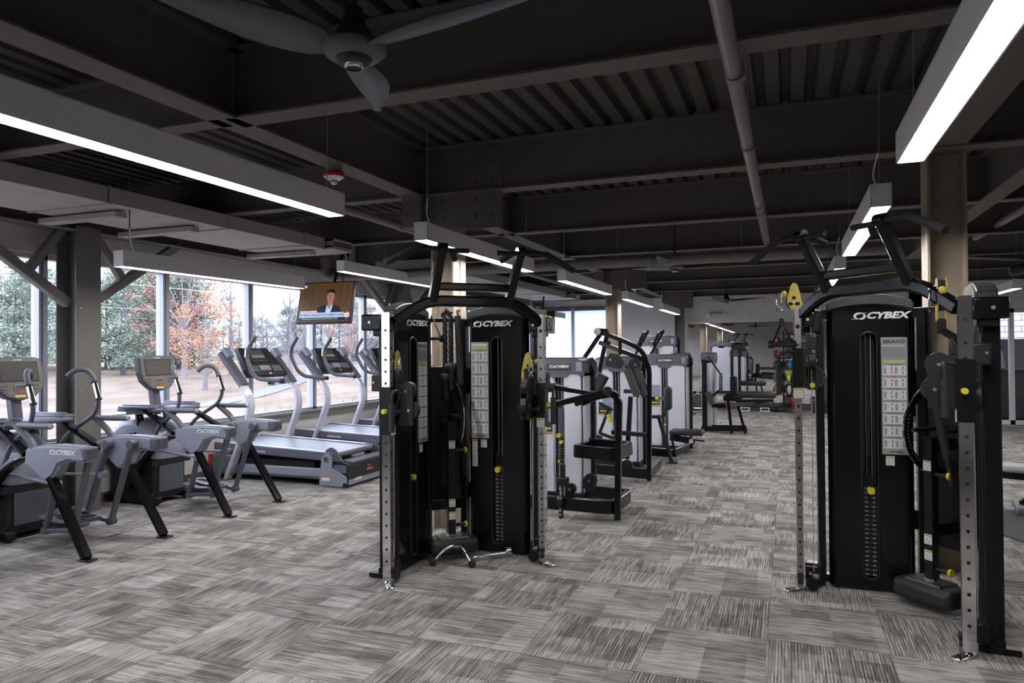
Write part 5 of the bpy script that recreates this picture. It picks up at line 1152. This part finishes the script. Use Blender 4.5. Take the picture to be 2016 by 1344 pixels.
# second machine: raised A-frame with twin foam rollers
m2 = thing('weight_machine', 'pale weight machine with raised black lever frame and twin grey rollers', 'weight machine', (-2.1, 9.2, 0), 0, 'pale-panelled weight machines')
def W2(x, y, z): return (x + 2.1, y - 9.2, z)
tower(m2, .0, .10, .58, .42, 1.46)
bars(m2, 'base_frame', 'black_gloss', [([W2(-2.5, 8.65, .11), W2(-1.53, 8.42, .11), W2(-1.55, 9.25, .11)], .06, .12, .05)])
bars(m2, 'front_post', 'black_gloss', [([W2(-1.525, 8.42, .03), W2(-1.51, 8.42, 1.36), W2(-1.60, 8.42, 1.56), W2(-1.80, 8.42, 1.66), W2(-2.09, 8.42, 1.77)], .05, .055, .12)], up=(0, 1, 0))
bars(m2, 'a_frame_strut', 'black_gloss', [([W2(-2.09, 8.46, 1.76), W2(-2.34, 8.55, 1.44), W2(-2.42, 8.6, 1.30)], .045, .05, 0), ([W2(-2.03, 8.52, 1.76), W2(-2.12, 8.60, 1.44), W2(-2.22, 8.7, 1.0)], .045, .05, 0)], up=(0, 1, 0))
g = G().use('chrome'); g.cyl(W2(-2.11, 8.36, 1.775), W2(-2.11, 8.345, 1.775), .042, 20); g.use('black_paint'); g.cyl(W2(-2.11, 8.36, 1.775), W2(-2.06, 8.56, 1.77), .044, 20); g.build('pivot', m2)
bars(m2, 'lever_beam', 'black_gloss', [([W2(-2.12, 8.5, 1.645), W2(-1.86, 8.46, 1.55), W2(-1.55, 8.44, 1.43)], .05, .06, 0), ([W2(-1.86, 8.45, 1.70), W2(-1.86, 8.45, 1.50)], .035, .045, 0), ([W2(-2.02, 8.5, 1.66), W2(-2.02, 8.5, 1.61)], .05, .08, 0)], up=(0, 1, 0))
g = G().use('black_satin'); g.prism([(.08, 1.44), (.14, 1.52), (.24, 1.50), (.30, 1.40), (.26, 1.33), (.08, 1.36)], 1, -.83, -.80); g.use('bolt').cyl((.14, -.83, 1.44), (.14, -.84, 1.44), .012, 8); g.use('black_satin'); g.cyl((.42, -.80, 1.38), (.42, -.74, 1.38), .075, 22); g.use('bolt').cyl((.43, -.80, 1.38), (.43, -.81, 1.38), .012, 8); g.build('cam_plate', m2)
for dx, dy in ((0, 0), (.085, .05)):
    g = G().use('cap_grey'); g.cyl(W2(-1.76 + dx, 8.38 + dy, 1.33), W2(-1.64 + dx, 8.38 + dy, 1.02), .053, 22); g.use('black_paint').cyl(W2(-1.775 + dx, 8.38 + dy, 1.37), W2(-1.635 + dx, 8.38 + dy, 1.0), .014, 10); g.build('foam_roller', m2)
g = G().use('vinyl'); g.bar([W2(-2.08, 8.5, 1.26), W2(-2.22, 8.5, 1.0)], .16, .085, up=(0, 1, 0), ch=.035); g.build('back_pad', m2)
bars(m2, 'link_arm', 'black_paint', [([W2(-2.22, 8.5, .95), W2(-2.30, 8.5, .55), W2(-2.10, 8.5, .50)], .03, .06, .03), ([W2(-2.12, 8.46, .92), W2(-1.96, 8.46, .84)], .03, .06, 0), ([W2(-2.0, 8.46, .86), W2(-2.12, 8.46, .56)], .03, .06, 0), ([W2(-2.12, 8.46, .56), W2(-1.80, 8.46, .45)], .03, .06, 0)], up=(0, 1, 0))
for x, z in ((-2.18, .82), (-1.98, .72), (-2.0, .77)): G().use('yellow').cyl(W2(x, 8.48, z), W2(x, 8.40, z), .024, 16).build('yellow_knob', m2)
bars(m2, 'cross_shelf', 'black_paint', [([W2(-2.0, 8.6, .56), W2(-1.54, 8.44, .56)], .05, .05, 0), ([W2(-1.84, 8.6, 1.06), W2(-1.54, 8.5, 1.06)], .05, .06, 0), ([W2(-1.82, 8.6, .25), W2(-1.75, 8.5, 1.0)], .05, .06, 0)], up=(0, 1, 0))
g = G().use('black_satin'); g.cyl(W2(-1.80, 8.48, .18), W2(-1.80, 8.52, .18), .07, 20); g.rbox(W2(-1.94, 8.45, .40), W2(-1.89, 8.5, .72), .015); g.build('pulley', m2)

# third machine: seated row/curl with black seat
m3 = thing('weight_machine', 'pale weight machine with flat black seat sticking out to the right', 'weight machine', (-1.75, 10.97, 0), 0, 'pale-panelled weight machines')
def W3(x, y, z): return (x + 1.75, y - 10.97, z)
tower(m3, 0, .05, .66, .45, 1.47)
bars(m3, 'base_frame', 'black_gloss', [([W3(-2.3, 10.30, .12), W3(-1.55, 10.16, .12)], .06, .12, 0), ([W3(-1.55, 10.16, .10), W3(-1.42, 10.95, .10)], .06, .1, 0)])
bars(m3, 'front_strut', 'black_paint', [([W3(-1.70, 10.12, .64), W3(-1.50, 10.0, .02)], .045, .05, 0), ([W3(-1.56, 10.3, .4), W3(-1.48, 10.25, .05)], .03, .04, 0)], up=(0, 1, 0))
G().use('black_paint').rbox(W3(-1.57, 9.96, 0), W3(-1.42, 10.04, .015), .006).build('foot_plate', m3)
g = G().use('vinyl'); g.rbox(W3(-1.60, 10.42, .33), W3(-1.13, 10.75, .40), .032, 4); se = g.build('seat', m3)
g = G().use('black_paint'); g.bar([W3(-1.60, 10.55, .29), W3(-1.25, 10.55, .24)], .08, .08, up=(0, 1, 0)); g.bar([W3(-1.25, 10.55, .26), W3(-1.12, 10.55, .25)], .02, .02, up=(0, 1, 0)); g.use('logo_white').box(W3(-1.33, 10.50, .22), W3(-1.27, 10.505, .28)); g.build('seat_bracket', m3)
g = G().use('vinyl'); g.rbox(W3(-1.67, 10.42, .68), W3(-1.57, 10.62, 1.02), .045, 4); g.build('chest_pad', m3)
g = G().use('steel'); g.box(W3(-1.80, 10.5, .82), W3(-1.66, 10.53, .87)); g.use('yellow').cyl(W3(-1.77, 10.44, .86), W3(-1.77, 10.42, .86), .022, 14); g.use('black_paint'); g.bar([W3(-1.95, 10.5, .80), W3(-1.80, 10.5, .86)], .05, .09, up=(0, 1, 0)); g.bar([W3(-2.1, 10.4, .60), W3(-1.68, 10.3, .60)], .05, .05, up=(0, 1, 0)); g.build('pad_adjuster', m3)
# fourth, taller machine with upright handles
m4 = thing('weight_machine', 'tallest pale weight machine, rising behind the third one with slanted black handles', 'weight machine', (-2.15, 12.6, 0), 0, 'pale-panelled weight machines')
tower(m4, 0, .05, .66, .45, 1.78, plac=False)
for dx in (-.22, .04):
    g = G().use('black_gloss'); g.bar([(dx - .15, -.30, 1.35), (dx, -.32, 1.58), (dx + .16, -.34, 1.88)], .04, .045, up=(0, 1, 0)); g.tube([(dx + .16, -.34, 1.84), (dx + .08, -.36, 1.84), (dx - .02, -.36, 1.62)], .022, 12, bend=.05); g.use('chrome').cyl((dx - .02, -.36, 1.62), (dx - .03, -.36, 1.60), .024, 12); g.build('press_handle', m4)
bars(m4, 'base_frame', 'black_gloss', [([(-.3, -.5, .06), (.32, -.5, .06), (.32, .1, .06)], .06, .1, .05)])
bars(m4, 'handle_bracket', 'black_gloss', [([(-.1, -.32, 1.36), (-.1, .05, 1.30)], .06, .08, 0)])
m5 = thing('weight_machine', 'narrow pale weight machine seen edge-on, just left of the mirror', 'weight machine', (-1.62, 12.55, 0), 0, 'pale-panelled weight machines')
tower(m5, 0, .25, .60, .26, 1.48, rz=90, plac=False)
g = G().use('black_satin'); g.bar([(.02, -.16, .58), (.16, -.2, .64)], .05, .04); g.bar([(.02, -.16, .45), (.16, -.2, .48)], .05, .03); g.build('cross_lever', m5)
# leg-curl bench by the mirror
m6 = thing('leg_curl_machine', 'black leg curl machine with round cam and twin long pads, in the far aisle', 'weight machine', (-1.1, 14.0, 0))
tower(m6, -.20, .28, .52, .24, 1.48, rz=90, plac=False)
g = G().use('plastic_grey'); g.cyl((-.09, -.10, .91), (-.05, -.10, .91), .20, 30); g.use('silver_frame').cyl((-.05, -.10, .91), (-.04, -.10, .91), .09, 20); g.use('bolt')
for k in range(8): g.cyl((-.05, -.10 + .15 * math.cos(k * PI / 4), .91 + .15 * math.sin(k * PI / 4)), (-.04, -.10 + .15 * math.cos(k * PI / 4), .91 + .15 * math.sin(k * PI / 4)), .012, 8)
g.build('cam_disc', m6)
g = G().use('cap_grey'); g.cyl((-.30, -.2, .76), (-.22, -.2, .53), .055, 18); g.use('black_paint').bar([(-.25, -.18, .66), (-.08, -.12, .80)], .03, .04); g.build('ankle_roller', m6)
bars(m6, 'base_frame', 'black_gloss', [([(-.25, 0, .08), (.36, .05, .08)], .07, .11, 0), ([(-.10, 0, .1), (-.10, 0, .95)], .07, .08, 0), ([(.36, .05, .06), (.36, -.25, .06)], .06, .08, 0), ([(-.25, 0, .50), (.0, 0, .50)], .06, .08, 0)])
bars(m6, 'front_leg', 'black_gloss', [([(.06, -.30, .75), (.13, -.32, .02)], .05, .08, 0)], up=(0, 1, 0)); bars(m6, 'rear_leg', 'black_gloss', [([(.22, .05, .5), (.32, .05, .1)], .05, .05, 0)], up=(0, 1, 0))
g = G().use('black_paint'); g.rbox((-.02, -.30, .60), (.30, .05, .72), .03); g.rbox((.10, -.25, .70), (.22, .0, 1.05), .02); g.bar([(-.08, -.1, 1.10), (-.30, -.12, 1.42)], .03, .04, up=(0, 1, 0)); g.build('mechanism', m6)
g = G().use('vinyl'); g.rbox((.25, -.30, .66), (.90, -.02, .78), .05, 4); g.build('thigh_pad', m6); g = G().use('vinyl'); g.rbox((.22, .05, .87), (.72, .22, .96), .04, 4); g.build('hip_pad', m6)
g = G().use('black_paint'); g.bar([(.2, -.15, .60), (.85, -.15, .62)], .1, .05); g.bar([(.5, -.1, .55), (.75, -.1, .60)], .03, .03); g.build('pad_rail', m6)

# ================================================================== ball rack in front of the mirror
rk = thing('ball_rack', 'slim black upright rack of medicine balls in front of the mirror', 'ball rack', (-.11, 19.0, 0))
g = G().use('black_paint'); g.cyl((0, 0, 0), (0, 0, 1.98), .022, 12); g.build('upright', rk)
g = G().use('black_paint'); g.rbox((-.28, -.22, 0), (.28, .22, .03), .01); g.build('base_plate', rk)
for z in (.12, .41, .72, 1.02, 1.31, 1.61):
    g = G().use('black_paint')
    for s in (-1, 1): g.tube([(s * .13 + .09 * math.cos(a), .09 * math.sin(a), z) for a in [2 * PI * i / 14 for i in range(14)]], .007, 6, closed=True)
    g.cyl((-.06, 0, z), (.06, 0, z), .01, 8); g.build('ring_shelf', rk)
mat('ball_black', (.02, .02, .022), .5, noise=.2, bump=.2)
BC = {'blue': (.02, .05, .55), 'cyan': (.03, .22, .42), 'green': (.0, .16, .12), 'lime': (.35, .62, .02), 'brown': (.30, .17, .07), 'silver': (.45, .45, .47), 'red': (.55, .03, .02), 'purple': (.12, .03, .25), 'orange': (.6, .12, .03)}
for k, v in BC.items(): mat('ball_' + k, v, .5)
def med_ball(x, z, col, r, lb, rot):
    t = thing('medicine_ball', lb, 'medicine ball', (-.11 + x, 19.0, z), rot, 'medicine balls on the rack by the mirror')
    g = G().use('ball_black'); g.ball((0, 0, 0), r, 24); g.build('ball_shell', t)
    g = G().use('ball_' + col); n = 18
    vs = []
    for i in range(n + 1):
        a = -PI / 2 * .9 + PI * .9 * i / n
        for b in (-.30, -.15, 0, .15, .30):
            bb = b + (0 if col != 'red' else .4); wv = math.cos(a) ** .5 if math.cos(a) > 0 else 0
            vs.append((r * 1.004 * math.sin(bb * wv * 1.2), -r * 1.004 * math.cos(bb * wv * 1.2) * math.cos(a), r * 1.004 * math.sin(a)))
    g.add(vs, [[5 * i + j, 5 * i + j + 1, 5 * i + 6 + j, 5 * i + 5 + j] for i in range(n) for j in range(4)], True)
    if col in ('lime', 'red', 'silver'):
        g.use('logo_white' if col != 'red' else 'ball_red'); 
    g.build('coloured_band', t)
    return t
for (x, z, c, r_, lb, rot) in ((-.13, 1.73, 'orange', .10, 'black medicine ball with orange band, top left of the rack', -20), (.13, 1.73, 'brown', .10, 'black medicine ball with brown band, top right of the rack', 25), (-.13, 1.43, 'red', .10, 'black medicine ball with red band, second from the top on the left', -10), (.13, 1.43, 'purple', .10, 'black medicine ball with purple band, second from the top on the right', -20),
        (-.13, 1.145, 'blue', .12, 'black medicine ball with bright blue band', 15), (.13, 1.145, 'cyan', .12, 'black medicine ball with pale blue band, beside the bright blue one', 10), (-.13, .845, 'green', .12, 'black medicine ball with dark green band', -25), (.13, .845, 'lime', .12, 'black medicine ball with lime green band', -5), (-.13, .535, 'brown', .12, 'black medicine ball with brown band, lower left of the rack', -15), (.13, .535, 'silver', .12, 'black medicine ball with silver band', 0), (.13, .245, 'red', .12, 'black medicine ball with red mark on the bottom right of the rack', 20)):
    med_ball(x, z, c, r_, lb, rot)

# things lying at the foot of the mirror
st = thing('aerobic_step', 'black and white step platform on the floor before the mirror', 'step platform', (-.78, 19.05, 0))
g = G().use('black_satin'); g.rbox((-.36, -.2, .10), (.36, .2, .15), .02); g.build('top_board', st)
for s in (-1, 1):
    g = G().use('logo_white')
    x0 = s * .23; g.box((x0 - .11, -.21, 0), (x0 + .11, .21, .02)); g.box((x0 - .11, -.21, .08), (x0 + .11, .21, .10)); g.box((x0 - .11, -.21, .02), (x0 - .09, .21, .08)); g.box((x0 + .09, -.21, .02), (x0 + .11, .21, .08)); g.build('riser', st)
rp = thing('resistance_tube', 'black looped exercise tube lying beside the step platform', 'exercise tube', (-.28, 18.9, 0))
g = G().use('black_rubber'); g.tube([(.16 * math.cos(a) * (1 + .2 * math.sin(3 * a)), .1 * math.sin(a), .02 + .06 * (1 + math.sin(a * 2))) for a in [2 * PI * i / 24 for i in range(25)]], .014, 8); g.build('tube_loop', rp)
bk = thing('rowing_drum', 'black half-round exercise drum with pale rim left of the leg curl machine', 'exercise machine', (-2.15, 18.9, 0))
g = G().use('cap_grey'); g.prism([(.22 * math.cos(R(a)), .10 + .32 * math.sin(R(a))) for a in range(0, 181, 12)], 1, -.12, .12); g.use('silver_frame').tube([(.225 * math.cos(R(a)), -.12, .10 + .325 * math.sin(R(a))) for a in range(0, 181, 12)], .012, 6); g.build('drum_cover', bk)
g = G().use('black_satin'); g.rbox((-.27, -.15, 0), (-.20, .15, .42), .02); g.rbox((-.27, -.15, 0), (.27, .15, .06), .02); g.use('chrome').cyl((-.1, -.13, .06), (.12, -.13, .05), .015, 8); g.build('frame', bk)
rl = thing('foam_roller', 'grey foam roller standing upright in a black bin near the mirror', 'foam roller', (.83, 18.9, 0.14))
g = G().use('cap_grey'); g.cyl((0, 0, 0), (0, 0, .72), .075, 20); g.build('foam_body', rl); g = G().use('plastic_mid'); g.cyl((0, 0, .72), (0, 0, .9), .05, 18); g.build('inner_roll', rl)
bn = thing('storage_bin', 'low black bin at the foot of the mirror holding the roller', 'bin', (.78, 18.9, 0))
g = G().use('black_satin'); g.box((-.25, -.18, 0), (.25, .18, .13)); g.box((-.25, -.18, .13), (-.23, .18, .30)); g.box((.23, -.18, .13), (.25, .18, .30)); g.box((-.23, -.18, .13), (.23, -.16, .30)); g.box((-.23, .16, .13), (.23, .18, .30)); g.build('bin_body', bn)

# ================================================================== attachments lying in front of / hanging on the left machine
ab = thing('cable_attachment_bar', 'chrome angled cable bar with black ball ends on the carpet by the left cable machine', 'cable attachment', (-2.30, 4.72, 0))
g = G().use('chrome'); g.tube([(-.125, -.02, .03), (-.09, .05, .085), (-.03, .10, .125), (.03, .105, .125), (.10, .06, .09), (.16, .03, .03)], .013, 12, bend=.03); g.cyl((-.015, .10, .125), (.02, .10, .125), .02, 14); g.build('bent_bar', ab)
for p in ((-.128, -.022, .028), (.163, .028, .028)): G().use('black_rubber').ball(p, .028, 14).build('ball_end', ab)
a2 = thing('cable_curl_bar', 'second chrome cable handle lying behind the ball-ended bar', 'cable attachment', (-2.20, 4.98, 0))
g = G().use('chrome'); g.tube([(-.16, .05, .03), (-.08, -.03, .025), (-.01, -.07, .022), (.05, -.05, .025), (.10, .02, .03), (.21, .10, .035)], .012, 12, bend=.03); g.cyl((.10, .02, .03), (.21, .10, .035), .017, 14); g.cyl((.20, .09, .04), (.225, .11, .04), .036, 16); g.cyl((-.17, .055, .038), (-.15, .045, .038), .036, 16); g.build('bent_bar', a2)
rh = thing('triceps_rope', 'twisted black rope with round rubber ends hanging between the towers of the left cable machine', 'rope attachment', (-2.49, 5.07, 0))
g = G().use('black_rubber')
for sgn in (0, 1):
    for ph in (0, 2 * PI / 3, 4 * PI / 3):
        pts = []
        for i in range(40):
            z = 1.86 - i * (.0105 if sgn else .0125); cx = -.03 + .05 * sgn + (.02 if i > 3 else .02 - .02 * math.sin(i)) ; a = i * .55 + ph; pts.append((cx + .011 * math.cos(a), .011 * math.sin(a), z))
        g.tube(pts, .0105, 7)
g.tube([(-.01, 0, 1.85), (.01, 0, 1.885), (.04, 0, 1.85)], .02, 10); g.build('twisted_rope', rh)
for (x, z) in ((-.012, 1.36), (.04, 1.44)):
    g = G().use('cap_grey'); g.lathe([(0, z - .04), (.03, z - .038), (.044, z - .01), (.046, z + .022), (.02, z + .026)], (x, 0, 0), 18); g.use('black_rubber').cyl((x, 0, z - .04), (x + .012, 0, z - .18), .022, 12); g.build('rubber_end', rh)
gb = thing('padded_pull_bar', 'padded black pull-down bar leaning upright in the left cable machine', 'cable attachment', (-2.40, 5.09, 0))
g = G().use('vinyl'); g.tube([(.0, 0, 1.83), (.03, -.02, 1.30)], .026, 12); g.build('foam_sleeve', gb); g = G().use('black_paint'); g.cyl((.03, -.02, 1.30), (.06, -.03, .60), .015, 10); g.use('chrome').tube([(0, 0, 1.83), (.0, 0, 1.87), (.02, 0, 1.87)], .012, 8); g.build('bar_shaft', gb)
dh = thing('hanging_strap_handle', 'black strap handle hanging at the inner side of the left tower', 'cable attachment', (-2.56, 5.02, 0))
g = G().use('black_rubber'); g.bar([(-.03, 0, 1.84), (.05, -.0, 1.66)], .004, .022, up=(0, 1, 0)); g.bar([(-.03, 0, 1.84), (-.06, 0, 1.66)], .004, .022, up=(0, 1, 0)); g.cyl((-.07, 0, 1.655), (.05, 0, 1.655), .013, 12); g.cyl((.045, 0, 1.655), (.06, 0, 1.655), .028, 14); g.build('strap_and_grip', dh)
# D-handles hanging from the cable ends
def dhandle(lb, loc, rz, dz=0):
    t = thing('cable_stirrup', lb, 'cable attachment', loc, rz, 'stirrup handles clipped to the cables')
    g = G().use('black_rubber'); g.bar([(0, 0, 0), (-.06, 0, -.135)], .004, .026, up=(0, 1, 0)); g.bar([(0, 0, 0), (.06, 0, -.135)], .004, .026, up=(0, 1, 0)); g.rbox((-.012, -.014, -.02), (.012, .014, .02), .003); g.build('strap', t)
    g = G().use('black_rubber'); g.cyl((-.07, 0, -.15), (.07, 0, -.15), .017, 14); g.build('grip', t)
    for s in (-1, 1): G().use('black_satin').cyl((s * .06, 0, -.15), (s * .085, 0, -.15), .027, 16).build('end_cap', t)
    return t
dhandle('stirrup handle hanging from the yellow pulley at the left of the right cable machine', (-.035, 5.01, 1.735), -25)
dhandle('stirrup handle on the left post of the left cable machine', (-2.445, 4.30, 1.30), 60)
dhandle('stirrup handle on the right post of the left cable machine', (-1.77, 4.96, 1.28), 20)

# adjustable bench at the right edge
be = thing('exercise_bench', 'flat exercise bench with pale pad, cut by the right edge of the picture', 'bench', (2.45, 7.9, 0), -8)
g = G().use('placard_grey'); g.rbox((-.62, -.15, .40), (.6, .15, .46), .03, 3); g.build('pad', be)
g = G().use('black_paint'); g.bar([(-.62, 0, .36), (.2, 0, .33), (.5, 0, .30)], .06, .07, up=(0, 1, 0)); g.bar([(-.60, 0, .33), (-.60, 0, .40)], .2, .05, up=(0, 1, 0)); g.build('spine', be)
g = G().use('black_paint'); g.bar([(-.2, 0, .33), (-.45, 0, .10)], .05, .06, up=(0, 1, 0)); g.build('front_strut', be)
g = G().use('plastic_grey'); g.rbox((-.50, -.22, .03), (-.42, .22, .10), .02); g.use('chrome'); g.cyl((-.46, -.2, 0), (-.46, -.2, .03), .02, 10); g.cyl((-.46, .2, 0), (-.46, .2, .03), .02, 10); g.build('front_foot', be)
g = G().use('black_paint'); g.bar([(.45, 0, .30), (.5, 0, .06)], .05, .06, up=(0, 1, 0)); g.rbox((.46, -.2, 0), (.54, .2, .06), .02); g.build('rear_foot', be)
# desk and laptop in the lobby
dk = thing('reception_desk', 'dark curved reception desk behind the glazed doors', 'desk', (4.6, 19.3, 0))
g = G().use('cap_grey'); g.prism([(-.9 + .0, -.5), (-.5, -.65), (.6, -.65), (1.1, -.4), (1.1, .3), (-.9, .3)], 2, .0, 1.0); g.build('desk_body', dk); g = G().use('rubber_mat'); g.prism([(-1.0, -.58), (-.5, -.75), (.6, -.75), (1.2, -.45), (1.2, .35), (-1.0, .35)], 2, 1.0, 1.06); g.build('counter_top', dk)
lp = thing('desk_monitor', 'grey tablet stand on the dark desk behind the glass', 'monitor', (4.35, 19.0, 1.06), 10)
g = G().use('placard_grey'); g.prism([(0, 0), (.05, 0), (.18, .38), (.13, .40)], 0, -.2, .2); g.build('display', lp); g = G().use('cap_grey'); g.rbox((-.22, .0, 0), (.22, .22, .02), .01); g.build('stand', lp)
